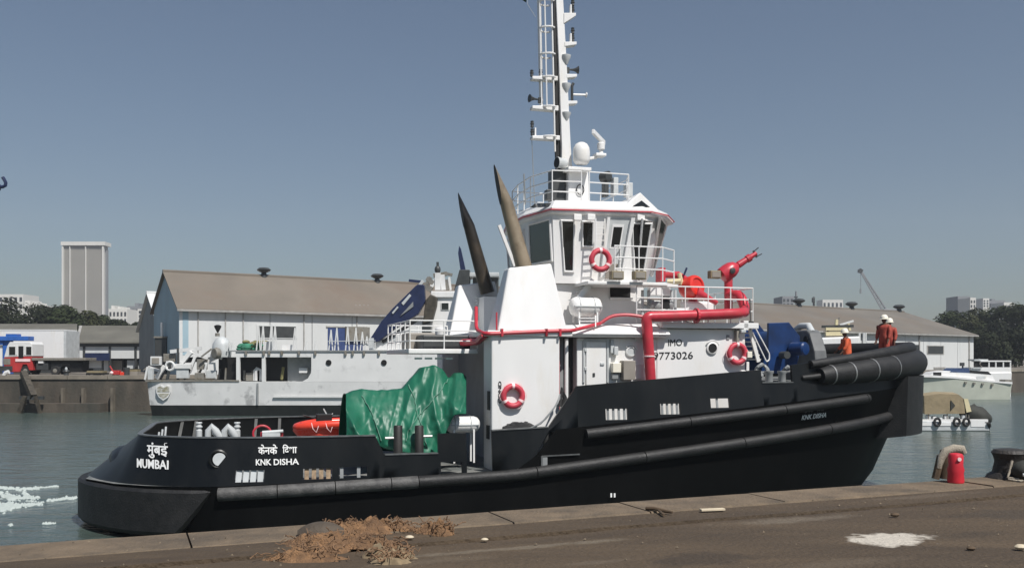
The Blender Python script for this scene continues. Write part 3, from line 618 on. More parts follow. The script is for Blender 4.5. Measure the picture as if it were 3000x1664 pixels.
# exhaust pipes
for sd, m in ((1, 'brown'), (-1, 'soot')):
    y = -2.5 * sd; flip = lambda v: Vector((v.x, y, v.z))
    B = flip(S(1530, 790, -2.5)) - Vector((0, 0, .4)); E0 = flip(S(1560, 765, -2.5)); T = flip(S(1447, 482, -2.5)); ax = (T - E0).normalized(); e1 = Vector((ax.z, 0, -ax.x)); e2 = Vector((0, 1, 0))
    n = 24; rings = []; B = flip(S(1532, 772, -2.5)); C1 = flip(S(1484, 596, -2.5)); ax = (C1 - B).normalized(); e1 = Vector((ax.z, 0, -ax.x)); B = B - ax * .6
    for q in range(7):
        t = q / 6; rr = .265 + (.2 - .265) * t; rings.append([B.lerp(C1, t) + (e1 * math.cos(2 * math.pi * i / n) + e2 * math.sin(2 * math.pi * i / n)) * rr for i in range(n)])
    fr_ = C1 + e1 * .2
    for q in range(1, 6):
        t = q / 5; ring = []
        for i in range(n):
            a = 2 * math.pi * i / n; f = ((1 + math.cos(a)) / 2) ** 1.1; ring.append(rings[6][i] + (T - fr_) * f * t)
        rings.append(ring)
    mb = MB(); mb.loft(rings, cap=False); ep = part(mb, 'exhaust_pipe', m, smooth=True)
    mb = MB(); mb.add([p - ax * .02 for p in rings[-1]], [tuple(range(n))]); part(mb, 'pipe_mouth', 'black', ep)
    mb = MB(); yy = sorted((-2.75 * sd, -1.95 * sd)); mb.box(B.x - .28, B.x + .5, yy[0], yy[1], 5.3, 6.75); part(mb, 'exhaust_trunk', 'white')
mb = MB(); mb.bar(S(1462, 660, -1.6), S(1508, 780, -1.6), .1); part(mb, 'pipe_stay', 'white')

# wheelhouse -------------------------------------------------------------------------------------------------
def octo(h, z): return [(x, -y, z) for x, y in h] + [(x, y, z) for x, y in reversed(h)]
EAVE = [(12.75, .95), (13.14, 2.75), (16.3, 3.12), (17.1, 2.6), (17.9, 1.4)]
TOPW = [(12.86, .86), (13.2, 2.63), (16.22, 2.98), (16.98, 2.5), (17.72, 1.35)]
BASE = [(13.0, .8), (13.32, 2.5), (15.85, 2.62), (16.4, 2.1), (16.95, 1.15)]
zE, zB = 9.02, 6.9
def ringsub(L, z, k=5):
    P = [Vector(p) for p in octo(L, z)]; return [P[i].lerp(P[(i + 1) % len(P)], j / k) for i in range(len(P)) for j in range(k)]
A0, A1 = ringsub(BASE, zB), ringsub(TOPW, zE); mb = MB(); mb.loft([[a.lerp(b, q / 6) for a, b in zip(A0, A1)] for q in range(7)]); wh = part(mb, 'wheelhouse', 'white', smooth=True, ang=20)
mb = MB(); mb.loft([octo(TOPW, zE - .01), octo(EAVE, zE + .05), octo(EAVE, zE + .2), octo([(x + (.3 if x < 14 else -.4), y - .55) for x, y in EAVE], zE + .52)]); part(mb, 'wheelhouse_roof', 'white')
mb = MB(); mb.tube([Vector(p) + Vector((0, 0, 0)) for p in octo([(x + (-.03 if x < 15 else .03), y + .03) for x, y in EAVE], zE + .13)], .022, 6, closed=True); part(mb, 'eave_gutter', 'red', wh)
mb = MB(); mb.box(13.35, 16.4, -2.35, 2.35, 5.4, zB); part(mb, 'bridge_trunk', 'white', bevel=.03)
def wface(i, sd=-1):
    f = lambda L, z, k: Vector((L[k][0], L[k][1] * sd, z)); a, b, c, d = f(BASE, zB, i), f(BASE, zB, i + 1), f(TOPW, zE, i + 1), f(TOPW, zE, i)
    return lambda u, v: (a * (1 - u) + b * u) * (1 - v) + (d * (1 - u) + c * u) * v
def window(face, u0, u1, v0, v1, u0t=None, u1t=None, glass='glass', par=None):
    u0t = u0 if u0t is None else u0t; u1t = u1 if u1t is None else u1t
    P = [face(u0, v0), face(u1, v0), face(u1t, v1), face(u0t, v1)]; n = (P[1] - P[0]).cross(P[3] - P[0]).normalized()
    if n.dot(Vector((P[0].x - 15, P[0].y, 0))) < 0: n = -n
    c = sum(P, Vector()) / 4; G = [p + (p - c) * .0 for p in P]
    mb = MB(); mb.tube([p + n * .025 for p in G], .05, 6, closed=True); fr = part(mb, 'window', 'white', par or wh)
    mb = MB(); mb.hexa([p + n * .012 for p in G], [p + n * .034 for p in G]); part(mb, 'pane', glass, fr); return fr
def face_u(face, px, v):
    lo, hi = -.5, 1.5
    for _ in range(40):
        m = (lo + hi) / 2; q = face(m, v); e = S(px, 700, q.y).x - q.x
        if e > 0: lo = m
        else: hi = m
    return lo
def face_v(face, u, py):
    lo, hi = -.5, 1.6
    for _ in range(40):
        m = (lo + hi) / 2; q = face(u, m); dz = S(1500, py, q.y)  # approximate on the row
        l = (T0 + q.y); w = ship_world(q); pyq = HY - F * (w.z - CZ) / w.y
        if pyq > py: lo = m
        else: hi = m
    return lo
def win_px(face, b0, b1, t0, t1, pyb, pyt, glass='glass'):
    um = .5; v0, v1 = face_v(face, um, pyb), face_v(face, um, pyt)
    return window(face, face_u(face, b0, v0), face_u(face, b1, v0), v0, v1, face_u(face, t0, v1), face_u(face, t1, v1), glass)
f0, f1, f2, f3 = wface(0), wface(1), wface(2), wface(3)
M['seeglass'] = mat('sky_lit_glass', (0.02, 0.045, 0.045), 0.05, var=.1, spec=.8, rvar=.02)
win_px(f0, 1558, 1620, 1552, 1614, 770, 652, 'seeglass')
win_px(f1, 1653, 1679, 1643, 1682, 797, 650); win_px(f1, 1706, 1736, 1706, 1738, 723, 651)
win_px(f2, 1868, 1888, 1880, 1906, 792, 650)
v0, v1 = face_v(f1, .5, 812), face_v(f1, .5, 636); ua, ub = face_u(f1, 1770, .5), face_u(f1, 1836, .5)
def fbox(face, u0, u1, v0, v1, n0, n1, name, m, par=None):
    P = [face(u0, v0), face(u1, v0), face(u1, v1), face(u0, v1)]; n = (P[1] - P[0]).cross(P[3] - P[0]).normalized()
    if n.y > 0: n = -n
    mb = MB(); mb.hexa([p + n * n0 for p in P], [p + n * n1 for p in P]); return part(mb, name, m, par or wh)
M['shadewhite'] = M['lightgrey']
wd = fbox(f1, ua + .01, ub - .03, v0, v1 - .02, .004, .03, 'wheelhouse_door', 'lightgrey')
fbox(f1, ua + .055, ub - .085, .52, .88, .03, .045, 'door_window', 'white', wd); fbox(f1, ua + .07, ub - .1, .55, .84, .045, .052, 'door_pane', 'glass', wd); fbox(f1, ua + .05, ub - .08, .08, .3, .03, .045, 'door_vent', 'taupe', wd)
fbox(f1, ua - .02, ua + .01, v0, v1, .0, .14, 'door_jamb', 'white'); fbox(f1, ub - .03, ub + .01, v0, v1, .0, .14, 'door_jamb', 'white')
win_px(f1, 1858, 1885, 1851, 1908, 795, 652)
win_px(f3, 1905, 1918, 1925, 1950, 800, 655)
for i in range(0, 4): window(wface(i, 1), .15, .85, .25, .88, .15, .85)
a, b, c, d = [Vector((L[4][0], s * L[4][1], z)) for L, z, s in ((BASE, zB, -1), (BASE, zB, 1), (TOPW, zE, 1), (TOPW, zE, -1))]
window(lambda u, v: (a * (1 - u) + b * u) * (1 - v) + (d * (1 - u) + c * u) * v, .08, .92, .2, .9)
a2, b2, c2, d2 = [Vector((L[0][0], s * L[0][1], z)) for L, z, s in ((BASE, zB, 1), (BASE, zB, -1), (TOPW, zE, -1), (TOPW, zE, 1))]
window(lambda u, v: (a2 * (1 - u) + b2 * u) * (1 - v) + (d2 * (1 - u) + c2 * u) * v, .1, .9, .3, .88)
for px, m in ((1690, 'whiterust'), (1730, 'whiterust'), (1875, 'whiterust')):              # floodlights under the eave
    c = S(px, 636, -2.98); mb = MB(); mb.box(c.x - .13, c.x + .13, c.y - .1, c.y + .05, c.z - .12, c.z + .08); part(mb, 'floodlight', m, wh, bevel=.02)
mb = MB()
for dx in (0, .3): mb.bar(S(1745, 640, -3.2) + Vector((dx, 0, 0)), S(1745, 730, -3.2) + Vector((dx, 0, 0)), .04)
for k in range(5): p = S(1745, 650 + k * 18, -3.2); mb.bar(p, p + Vector((.3, 0, 0)), .03)
part(mb, 'roof_ladder', 'white', wh)
# sunroof windows in the roof edge: dormer with a dark triangular light, and a dark strip aft
g0, g1, g2 = S(1818, 614, -2.85), S(1876, 564, -2.75), S(1934, 620, -2.8); mb = MB()
mb.loft([[g0, g2, g1], [g0 + Vector((0, 1.6, .02)), g2 + Vector((0, 1.6, .02)), g1 + Vector((0, 1.6, -.05))]]); dm = part(mb, 'roof_dormer', 'white', wh, bevel=.02)
t = [S(1848, 608, -2.87), S(1904, 608, -2.86), S(1879, 588, -2.82)]; mb = MB(); mb.loft([[p + Vector((0, -.02, 0)) for p in t], t]); part(mb, 'pane', 'glass', dm)
q = [S(1554, 613, -2.2), S(1612, 610, -2.35), S(1622, 600, -2.15), S(1568, 602, -2.0)]; mb = MB(); mb.hexa([p + Vector((-.02, -.05, .03)) for p in q], [p + Vector((-.02, -.04, .05)) for p in q]); part(mb, 'skylight', 'glass', wh)

# railings
def railing(pts, h, rows, post=1.0, r=.021, m='white', name='railing', top=None):
    pts = [Vector(p) for p in pts]; mb = MB()
    for k in range(rows): mb.tube([p + Vector((0, 0, h * (k + 1) / rows)) for p in pts], r, 6)
    o = part(mb, name, m)
    for a, b in zip(pts, pts[1:]):
        n = max(1, round((b - a).length / post))
        for i in range(n + 1):
            if i == n and b is not pts[-1]: continue
            p = a.lerp(b, i / n); mb = MB(); mb.tube([p, p + Vector((0, 0, h + .005))], r, 6); part(mb, 'stanchion', m, o)
    return o
zr = zE + .5
railing([(13.2, 1.9, zr), (13.05, .7, zr), (13.05, -.8, zr), (13.4, -2.0, zr), (14.35, -2.1, zr)], 1.0, 3)
railing([(14.62, -2.1, zr), (16.0, -2.05, zr), (16.3, -1.2, zr), (16.3, 1.2, zr)], 1.0, 3)
railing([(13.2, 1.9, zr), (14.4, 2.0, zr)], 1.0, 3)
# deck edge rail forward, in front of the monitors
zq = 5.68
railing([S(1865, 928, -3.5).to_tuple()[:2] + (zq,), (hx1 + .1, -3.5, zq), (hx2 + .2, -3.5, zq), (hx2 + .3, 0, zq), (hx2 + .3, 3.4, zq), (14.2, 3.5, zq)], 1.12, 3, post=.9)
railing([(15.4, -2.8, 6.95), (14.9, -3.55, 6.95), (16.5, -3.55, 6.95), (17.2, -2.9, 6.95)], 1.05, 3, post=.9)
mb = MB(); mb.hexa([(14.0, -3.6, 6.8), (16.6, -3.6, 6.8), (17.35, -2.9, 6.8), (14.0, -2.3, 6.8)], [(14.0, -3.6, 6.9), (16.6, -3.6, 6.9), (17.35, -2.9, 6.9), (14.0, -2.3, 6.9)]); part(mb, 'wing_platform', 'white', bevel=.02)
mb = MB(); mb.hexa([(14.0, 3.6, 6.8), (16.6, 3.6, 6.8), (17.35, 2.9, 6.8), (14.0, 2.3, 6.8)], [(14.0, 3.6, 6.9), (16.6, 3.6, 6.9), (17.35, 2.9, 6.9), (14.0, 2.3, 6.9)]); part(mb, 'wing_platform', 'white')
for px, m in ((1806, 'khaki'), (1872, 'khaki'), (2093, 'khaki')):
    c = S(px, 807 if px < 2000 else 805, -3.7 if px < 2000 else -2.2); mb = MB(); mb.box(c.x - .2, c.x + .2, c.y - .12, c.y + .12, c.z - .13, c.z + .13); fl = part(mb, 'floodlight', m, bevel=.02)
    mb = MB(); mb.box(c.x - .15, c.x + .15, c.y - .135, c.y - .121, c.z - .09, c.z + .09); part(mb, 'lamp_glass', 'taupe', fl)
plate(1787, 1846, 834, 872, -2.36, .04, 'trunk_window', 'black'); plate(1784, 1850, 872, 878, -2.36, .12, 'window_sill', 'white')
# stair up to the wing and store casing forward of it
st = MB()
for dy in (0, .55): st.bar(S(1690, 880, -3.1 + dy), S(1738, 820, -3.1 + dy), .05, .16)
sto = part(st, 'stair', 'white')
for k in range(5): a = S(1692 + k * 10, 877 - k * 12, -3.1); mb = MB(); mb.box(a.x - .1, a.x + .1, -3.1, -2.55, a.z - .015, a.z + .015); part(mb, 'tread', 'lightgrey', sto)
plate(1896, 1955, 836, 868, -1.9, .25, 'equipment_panel', 'white', bev=.03); plate(1885, 1990, 905, 925, -2.2, .6, 'pump_bed', 'white', bev=.03); plate(1990, 2072, 885, 925, -2.0, .5, 'pump_casing', 'cream3' if 'cream3' in M else 'white', bev=.08); plate(1935, 1955, 868, 905, -3.0, .2, 'hose_box', 'black')
for px in (1882, 1968, 1978, 1900): mb = MB(); mb.tube([S(px, 925, -3.0), S(px, 850, -3.0)], .05, 8); part(mb, 'vent_pipe', 'lightgrey', smooth=True)
for px, py in ((1908, 890), (1925, 895), (1962, 892)): mb = MB(); c = S(px, py, -3.1); mb.lathe([(.05, -.1), (.12, -.06), (.14, 0), (.12, .06), (.05, .1)], c, (0, -1, 0), 12); part(mb, 'valve_wheel', 'grey', smooth=True)

# recessed mooring port low on the quarter plating, outlined by its frame
q0, q1, q2, q3_ = S(1587, 1376, -4.73), S(1700, 1368, -4.73), S(1698, 1330, -4.73), S(1587, 1336, -4.73)
mb = MB(); mb.bar(q0, q3_, .05); mb.bar(q3_, q2, .035); mb.bar(q0, q1, .03); part(mb, 'port_frame', 'capsteel')
mb = MB(); mb.box(q0.x + .03, q0.x + .17, -4.735, -4.705, q0.z + .03, q3_.z - .03); part(mb, 'port_lit_side', 'grey')  # grey plate paints the lit left side of the recess
# fire monitors
def monitor(px, py0, py1, y, aim, name='fire_monitor', body=.3, rear=False):
    b = S(px, py1, y); t = S(px, py0, y); mb = MB(); mb.tube([b, t], .14, 12); mo = part(mb, name, 'red', smooth=True)
    a = Vector(aim).normalized(); c = t + Vector((0, 0, .12))
    mb = MB(); mb.lathe([(body * .55, -body * 1.25), (body, -body * 1.05), (body * 1.08, -body * .3), (body * 1.05, body * .5), (body * .8, body * 1.1), (body * .42, body * 1.45), (body * .34, body * 1.7)], c, a, 16); part(mb, 'monitor_body', 'brightred' if rear else 'red', mo, smooth=True)
    mb = MB(); e = c + a * body * 1.6; mb.tube([e, e + a * .35, e + a * .36, e + a * .5, e + a * .52, e + a * .75], [.12, .1, .13, .13, .085, .075], 12); nz = part(mb, 'nozzle', 'red', mo, smooth=True)
    mb = MB(); f = e + a * .7; u = a.cross(Vector((0, 1, 0))).normalized()
    for s in (-1, 1): mb.bar(f + u * .1 * s, f + u * .12 * s + a * .22, .03)
    mb.bar(f - u * .13, f + u * .13, .05); part(mb, 'nozzle_prongs', 'darkgrey', nz)
    c2 = c + Vector((0, -body * 1.06, 0)); mb = MB(); mb.lathe([(.1, -.05), (.1, .03), (.04, .05)], c2, (0, -1, 0), 12); part(mb, 'pivot_cap', 'darkgrey', mo, smooth=True)
    return mo
monitor(2134, 806, 905, -2.2, (.78, -.1, .5), body=.255)
c = S(2030, 840, -2.5); mb = MB(); mb.tube([S(2030, 925, -2.2), S(2030, 850, -2.2)], .15, 12); m2 = part(mb, 'fire_monitor', 'red', smooth=True)
mb = MB(); mb.lathe([(.2, -.42), (.31, -.36), (.36, -.2), (.365, .12), (.33, .2), (.25, .22), (.22, .18), (.05, .17)], c, (.32, -.93, .16), 20); part(mb, 'monitor_body', 'brightred', m2, smooth=True, ang=50)
mb = MB(); mb.tube([S(2040, 858, -2.7), S(2062, 868, -2.75), S(2072, 872, -2.75), S(2100, 888, -2.8)], [.2, .13, .1, .08], 12); part(mb, 'nozzle', 'red', m2, smooth=True)
mb = MB(); mb.tube([S(2004, 806, -2.4), S(2012, 785, -2.4)], .035, 6); part(mb, 'monitor_lever', 'navy', m2)
c = S(1965, 812, -2.0); mb = MB(); mb.tube([S(2010, 825, -2.3), S(1985, 806, -2.0), S(1938, 806, -2.0)], [.16, .13, .1], 10); mb.box(S(1938, 806, -2).x - .12, S(1938, 806, -2).x + .05, -2.2, -1.8, S(1938, 826, -2).z, S(1938, 786, -2).z); part(mb, 'control_arm', 'red', m2, smooth=True)
mb = MB(); mb.tube([S(1955, 826, -2.3), S(1995, 824, -2.5)], .09, 8); mb.tube([S(1990, 800, -2.4), S(1998, 835, -2.4)], .07, 8); part(mb, 'hydraulic_cylinder', 'cream', m2, smooth=True)

# mast
mp = lambda px, py, y=0: S(px, py, y)
def rect(px0, px1, py, hy): a, b = mp(px0, py), mp(px1, py); return [(a.x, -hy, a.z), (b.x, -hy, a.z), (b.x, hy, a.z), (a.x, hy, a.z)]
mb = MB(); mb.loft([rect(1652, 1715, 600, .42), rect(1655, 1712, 500, .4), rect(1655, 1712, 495, .4)]); mast = part(mb, 'mast', 'white', bevel=.04)
mb = MB(); mb.loft([rect(1640, 1672, 500, .2), rect(1641, 1667, 430, .19), rect(1634, 1657, 200, .15), rect(1626, 1647, 0, .12), rect(1622, 1643, -90, .1)]); part(mb, 'mast_column', 'white', mast, bevel=.02)
mb = MB(); mb.loft([rect(1630, 1640, 590, .05), rect(1626, 1640, 430, .05), rect(1623, 1634, 200, .05), rect(1620, 1626, -90, .05)]); part(mb, 'cable_tray', 'black', mast)
mb = MB(); mb.box(mp(1612, 540).x, mp(1652, 540).x, -.2, .25, mp(1630, 590).z, mp(1630, 500).z); part(mb, 'switch_cabinet', 'darkgrey', mast, bevel=.02)
lad = MB()
for y in (-.2, .2): lad.tube([mp(1626, 445, y), mp(1614, -90, y)], .032, 6)
ld = part(lad, 'mast_ladder', 'white', mast)
for k in range(19): py = 430 - 27 * k; mb = MB(); mb.tube([mp(1626 - k * .55, py, -.2), mp(1626 - k * .55, py, .2)], .014, 5); part(mb, 'rung', 'white', ld)
hoops = (405, 318, 232, 165, 88, 10, -60)
for i, py in enumerate(hoops):
    px = 1624 - (405 - py) * .02; c = mp(px, py); mb = MB(); r0 = .3
    mb.tube([(c.x, -.22, c.z)] + [(c.x - .1 - r0 * math.sin(math.pi * k / 10) * 1.25, -r0 * math.cos(math.pi * k / 10), c.z) for k in range(11)] + [(c.x, .22, c.z)], .036, 6); part(mb, 'cage_hoop', 'white', ld)
for k in (2, 4, 5, 6, 8):
    a = math.pi * k / 10; mb = MB(); c0, c1 = mp(1622, 318), mp(1614, -70)
    mb.tube([(c.x - .1 - .3 * math.sin(a) * 1.25, -.3 * math.cos(a), c.z) for c in (c0, c1)], .027, 5); part(mb, 'cage_bar', 'white', ld)
def bracket(px0, px1, py, drop, th=.05):
    a, b = mp(px0, py), mp(px1, py); mb = MB(); s = 1 if px1 > px0 else -1
    mb.hexa([(a.x, -.16, a.z - drop), (b.x, -.16, b.z - .04), (b.x, .16, b.z - .04), (a.x, .16, a.z - drop)], [(a.x, -.16, a.z + th), (b.x, -.16, b.z + th), (b.x, .16, b.z + th), (a.x, .16, a.z + th)]); return part(mb, 'light_bracket', 'white', mast, bevel=.01)
for a, b, py, d in ((1648, 1683, 48, .3), (1650, 1685, 132, .1), (1655, 1686, 226, .08), (1658, 1687, 304, .06), (1630, 1556, 232, .1), (1632, 1556, 318, .12), (1636, 1556, 405, .1)): bracket(a, b, py, d)
def navlight(px, py, m='darkgrey', h=.3):
    c = mp(px, py); mb = MB(); mb.lathe([(.04, 0), (.06, .02), (.05, .1), (.07, .12), (.07, h - .1), (.05, h - .08), (.06, h - .02), (.02, h)], c, (0, 0, 1), 10); part(mb, 'navigation_light', m, mast, smooth=True)
for px, py in ((1678, 42), (1678, 20), (1678, 124), (1678, 102), (1558, 226), (1559, 398), (1559, 375), (1584, 224)): navlight(px, py, h=.24)
for px, py in ((1671, 40), (1671, 124), (1567, 400)): c = mp(px, py); mb = MB(); mb.box(c.x - .02, c.x + .03, -.06, .06, c.z, c.z + .28); part(mb, 'light_screen', 'white', mast)
def horn(px, py, s, L=.32):
    c = mp(px, py); mb = MB(); mb.lathe([(.03, 0), (.04, L * .4), (.07, L * .7), (.14, L)], c, (s, -.15, 0), 12); mb.box(c.x - .06 * s - .05, c.x - .06 * s + .05, -.05, .05, c.z - .12, c.z + .06); part(mb, 'horn', 'darkgrey', mast, smooth=True)
horn(1668, 205, 1); horn(1576, 292, -1)
for py in (175, 258, 342): c = mp(1655, py); mb = MB(); mb.lathe([(.06, -.2), (.1, -.1), (.17, .06), (.17, .1)], c + Vector((0, -.12, 0)), (0, 0, 1), 12); part(mb, 'lamp_shade', 'lightgrey', mast, smooth=True)
c = mp(1678, 278); mb = MB(); mb.tube([c, mp(1716, 279)], .035, 8); mb.lathe([(.09, 0), (.09, .03)], mp(1716, 279), (1, 0, 0), 12); part(mb, 'antenna_arm', 'white', mast); mb = MB(); mb.tube([mp(1676, 300), mp(1676, 252), mp(1680, 245)], .05, 8); part(mb, 'antenna', 'darkgrey', mast)
c = mp(1690, 490); mb = MB(); mb.lathe([(.2, 0), (.25, .05), (.29, .15), (.29, .42), (.27, .56), (.2, .68), (.1, .74), (.001, .76)], (c.x, -.45, c.z), (0, 0, 1), 22); part(mb, 'radome', 'white', mast, smooth=True, ang=60)
mb = MB(); a, b = mp(1655, 496, -.45), mp(1722, 496, -.45); mb.box(a.x, b.x, -.8, .45, a.z - .07, a.z + .03); part(mb, 'radar_platform', 'white', mast, bevel=.01)
mb = MB(); mb.bar(mp(1705, 468, .0), mp(1748, 462, .1), .12, .1); a = mp(1755, 458, .1); mb.box(a.x - .18, a.x + .2, -.1, .3, a.z - .03, a.z + .07); ra = part(mb, 'radar_arm', 'white', mast, bevel=.02)
mb = MB(); a = mp(1761, 440, .1); mb.lathe([(.08, -.2), (.07, 0), (.13, .02), (.14, .22), (.09, .26)], a, (0, 0, 1), 12); part(mb, 'radar_gearbox', 'white', ra, smooth=True)
a, b = mp(1737, 386, -.4), mp(1770, 420, .5); mb = MB(); mb.bar(a, b, .1, .17); part(mb, 'radar_scanner', 'white', ra, bevel=.02)
c = mp(1640, 478, -.35); mb = MB(); mb.lathe([(.05, -.3), (.16, -.22), (.18, .05), (.2, .08), (.2, .12)], c, (-1, -.2, 0), 14); sl_ = part(mb, 'searchlight', 'lightgrey', mast, smooth=True); mb = MB(); mb.lathe([(.001, .121), (.18, .121), (.18, .125)], c, (-1, -.2, 0), 14); part(mb, 'lens', 'black', sl_)
for px in (1535, 1562, 1563): 
    mb = MB(); mb.tube([mp(px + 4, 600, -1.2 if px < 1550 else 0), mp(px if px < 1550 else 1558, 510 if px < 1550 else 410, -1.2 if px < 1550 else 0)], .012 if px > 1550 else .025, 5); part(mb, 'whip_antenna', 'grey', mast)
mb = MB(); c = mp(1700, 556, -.46); mb.tube([c + Vector((.13 * math.cos(a), 0, .17 * math.sin(a))) for a in [6.283 * k / 16 for k in range(16)]], .018, 6, closed=True); part(mb, 'cable_coil', 'black', mast)
for px, py, w, h in ((1768, 560, 12, 40), (1795, 550, 14, 50), (1835, 560, 18, 40), (1602, 575, 16, 30)): plate(px - w / 2, px + w / 2, py - h / 2, py + h / 2, -.8, .3, 'roof_fitting', 'darkgrey' if px < 1780 else 'lightgrey', mast)
mb = MB(); c = S(1770, 520, -.8); mb.lathe([(.08, -.15), (.17, -.1), (.19, .15), (.19, .2)], c, (.5, -.8, 0), 14); part(mb, 'searchlight', 'darkgrey', mast, smooth=True)

# fore deck gear
wpoly = [(2252, 946), (2312, 944), (2344, 985), (2344, 1030), (2330, 1095), (2250, 1095)]
P0 = [S(a, b, -1.4) for a, b in wpoly]
def off(L, dy): return [p + Vector((0, dy, 0)) for p in L]
mb = MB(); mb.loft([P0, off(P0, .12)]); wn = part(mb, 'winch', 'blue', bevel=.02)
mb = MB(); mb.loft([off(P0, 2.0), off(P0, 2.12)]); part(mb, 'winch_cheek', 'blue', wn)
c = S(2300, 1010, -1.4); mb = MB(); mb.lathe([(.5, .12), (.5, 2.0)], c, (0, 1, 0), 20); part(mb, 'winch_drum', 'blue', wn, smooth=True)
c = S(2322, 1022, -1.45); mb = MB(); mb.lathe([(.2, -.05), (.24, .0), (.24, .5), (.2, .55), (.12, .56)], c, (.35, -.9, 0), 16); part(mb, 'winch_motor', 'blue', wn, smooth=True)
mb = MB(); mb.lathe([(.13, 0), (.13, .35)], S(2290, 1040, -1.5), (0, -1, 0), 12); part(mb, 'brake_drum', 'darkgrey', wn); mb = MB(); mb.box(c.x - .5, c.x + .6, -1.6, -1.2, 3.0, 3.7); part(mb, 'winch_base', 'darkgrey', wn)
# towing staple: aft face in shade, near side lit
xs = S(2386, 1030, -1.5).x
def stp(y, z, x): return Vector((x, y, z))
zt_, zb_ = S(2350, 967, -.6).z, 3.3
prof = [(-1.75, zb_), (-1.5, zt_ - .75), (-1.2, zt_ - .12), (-1.0, zt_), (-.1, zt_), (.1, zt_ - .12), (.45, zt_ - .75), (.7, zb_)]
mb = MB(); mb.loft([[stp(y, z, xs) for y, z in prof], [stp(y, z, xs + .5) for y, z in prof]]); stpl = part(mb, 'towing_staple', 'staple', bevel=.06) if 'staple' in M else part(mb, 'towing_staple', 'grey', bevel=.06)
for y in (-1.0, -.25): mb = MB(); mb.lathe([(.001, 0), (.13, 0), (.13, .02), (.001, .02)], (xs - .012, y, zt_ - .35), (-1, 0, 0), 14); part(mb, 'staple_eye', 'black', stpl)
mb = MB(); mb.tube([(xs + .25, .2, zt_ - .6), (xs + .25, .2, zt_ - .05), (xs + .3, -.2, zt_ + .16), (xs + .3, -.7, zt_ + .16), (xs + .25, -1.0, zt_ - .1)], .12, 10); part(mb, 'staple_bow', 'lightgrey', stpl, smooth=True)
for px in (2253, 2291):
    b = S(px, 1124, -4.2); h = S(px, 1086, -4.2).z - b.z; mb = MB(); mb.lathe([(.16, -.3), (.125, -.2), (.12, h - .1), (.15, h - .06), (.15, h)], b, (0, 0, 1), 16); part(mb, 'bollard', 'lightgrey2' if 'lightgrey2' in M else 'grey', smooth=True)
b = S(2272, 1118, -4.2); mb = MB(); mb.box(b.x - .7, b.x + .6, -4.35, -4.05, b.z - .2, b.z - .1); part(mb, 'bollard_base', 'grey')
for px, py, r in ((2232, 1080, .2), (2218, 1095, .15), (2308, 1082, .13)): mb = MB(); c = S(px, py, -3.4); mb.tube([c + Vector((r * math.cos(a), .1 * math.sin(2 * a), r * .7 * math.sin(a))) for a in [6.283 * k / 14 for k in range(14)]], .06, 6, closed=True); part(mb, 'mooring_line', 'grey', smooth=True)
# ladder from the boat deck to the fore deck
mb = MB()
for y in (-3.3, -2.75): mb.bar(S(2196, 962, y), S(2222, 1060, y), .06, .12)
la = part(mb, 'inclined_ladder', 'white')
for y in (-3.35, -2.7):
    mb = MB(); mb.tube(fillet([S(2210, 955, y), S(2254, 1036, y), S(2254, 1054, y), S(2246, 1060, y), S(2205, 975, y)], .05, 2), .024, 6); part(mb, 'handrail', 'white', la)
for k in range(7): a = S(2200 + k * 3.6, 975 + k * 13, -3.3); mb = MB(); mb.box(a.x - .08, a.x + .1, -3.3, -2.75, a.z - .015, a.z + .015); part(mb, 'tread', 'white', la)
mb = MB(); mb.tube([S(2197, 875, -3.55), S(2199, 965, -3.55)], .02, 6); mb.box(S(2180, 945, -3.55).x, S(2206, 945, -3.55).x, -3.6, -3.5, Z(2190, 950, -3.55), Z(2190, 941, -3.55)); part(mb, 'jack_staff', 'darkgrey')
plate(2170, 2184, 940, 968, -3.42, .2, 'deck_bracket', 'white'); plate(2176, 2190, 1030, 1048, HY0, .3, 'deck_light', 'helmet'); plate(2185, 2193, 1060, 1100, -3.6, .05, 'rail_post', 'white'); plate(2168, 2182, 1085, 1100, -3.6, .1, 'deck_box', 'white')

# aft deck
for px in (1166, 1228):
    b = S(px, 1331, -4.42); h = S(px, 1246, -4.42).z - b.z; mb = MB(); mb.lathe([(.13, -.4), (.125, h - .02), (.11, h)], b, (0, 0, 1), 16); bo = part(mb, 'bollard', 'bollard' if 'bollard' in M else 'darkgrey', smooth=True)
    s = -1 if px == 1166 else 1; e = S(px + s * 38, 1283 if s < 0 else 1277, -4.42); mb = MB(); mb.tube([(b.x, b.y, e.z), (e.x, e.y, e.z)], .04, 8); part(mb, 'bollard_arm', 'steel', bo, smooth=True)
mb = MB(); a, b = S(1120, 1330, -4.5), S(1285, 1325, -4.5); mb.box(a.x, b.x, -4.6, -3.9, a.z - .14, a.z - .06); part(mb, 'bollard_bed', 'lightgrey')
def bitt(px, py0, py1, y, r, m='grey'):
    b = S(px, py1, y); h = S(px, py0, y).z - b.z; mb = MB(); mb.lathe([(r, -.5), (r, h * .45), (r * .75, h * .5), (r * .75, h * .62), (r * 1.1, h * .66), (r * 1.1, h * .72), (r * .75, h * .76), (r * .75, h * .9), (r * 1.05, h * .94), (r * .9, h)], b, (0, 0, 1), 14); part(mb, 'mooring_bitt', m, smooth=True)
bitt(583, 1236, 1280, .2, .095, 'lightgrey'); bitt(695, 1236, 1280, .2, .095, 'lightgrey')
for px in (620, 668):
    b = S(px, 1282, .0); mb = MB(); mb.tube([b + Vector((-.12, 0, -.3)), b + Vector((-.1, 0, .2)), b + Vector((0, 0, .33)), b + Vector((.1, 0, .2)), b + Vector((.22, 0, .05)), b + Vector((.24, 0, -.3))], [.09, .1, .12, .13, .11, .09], 10); part(mb, 'fairlead', 'lightgrey', smooth=True)
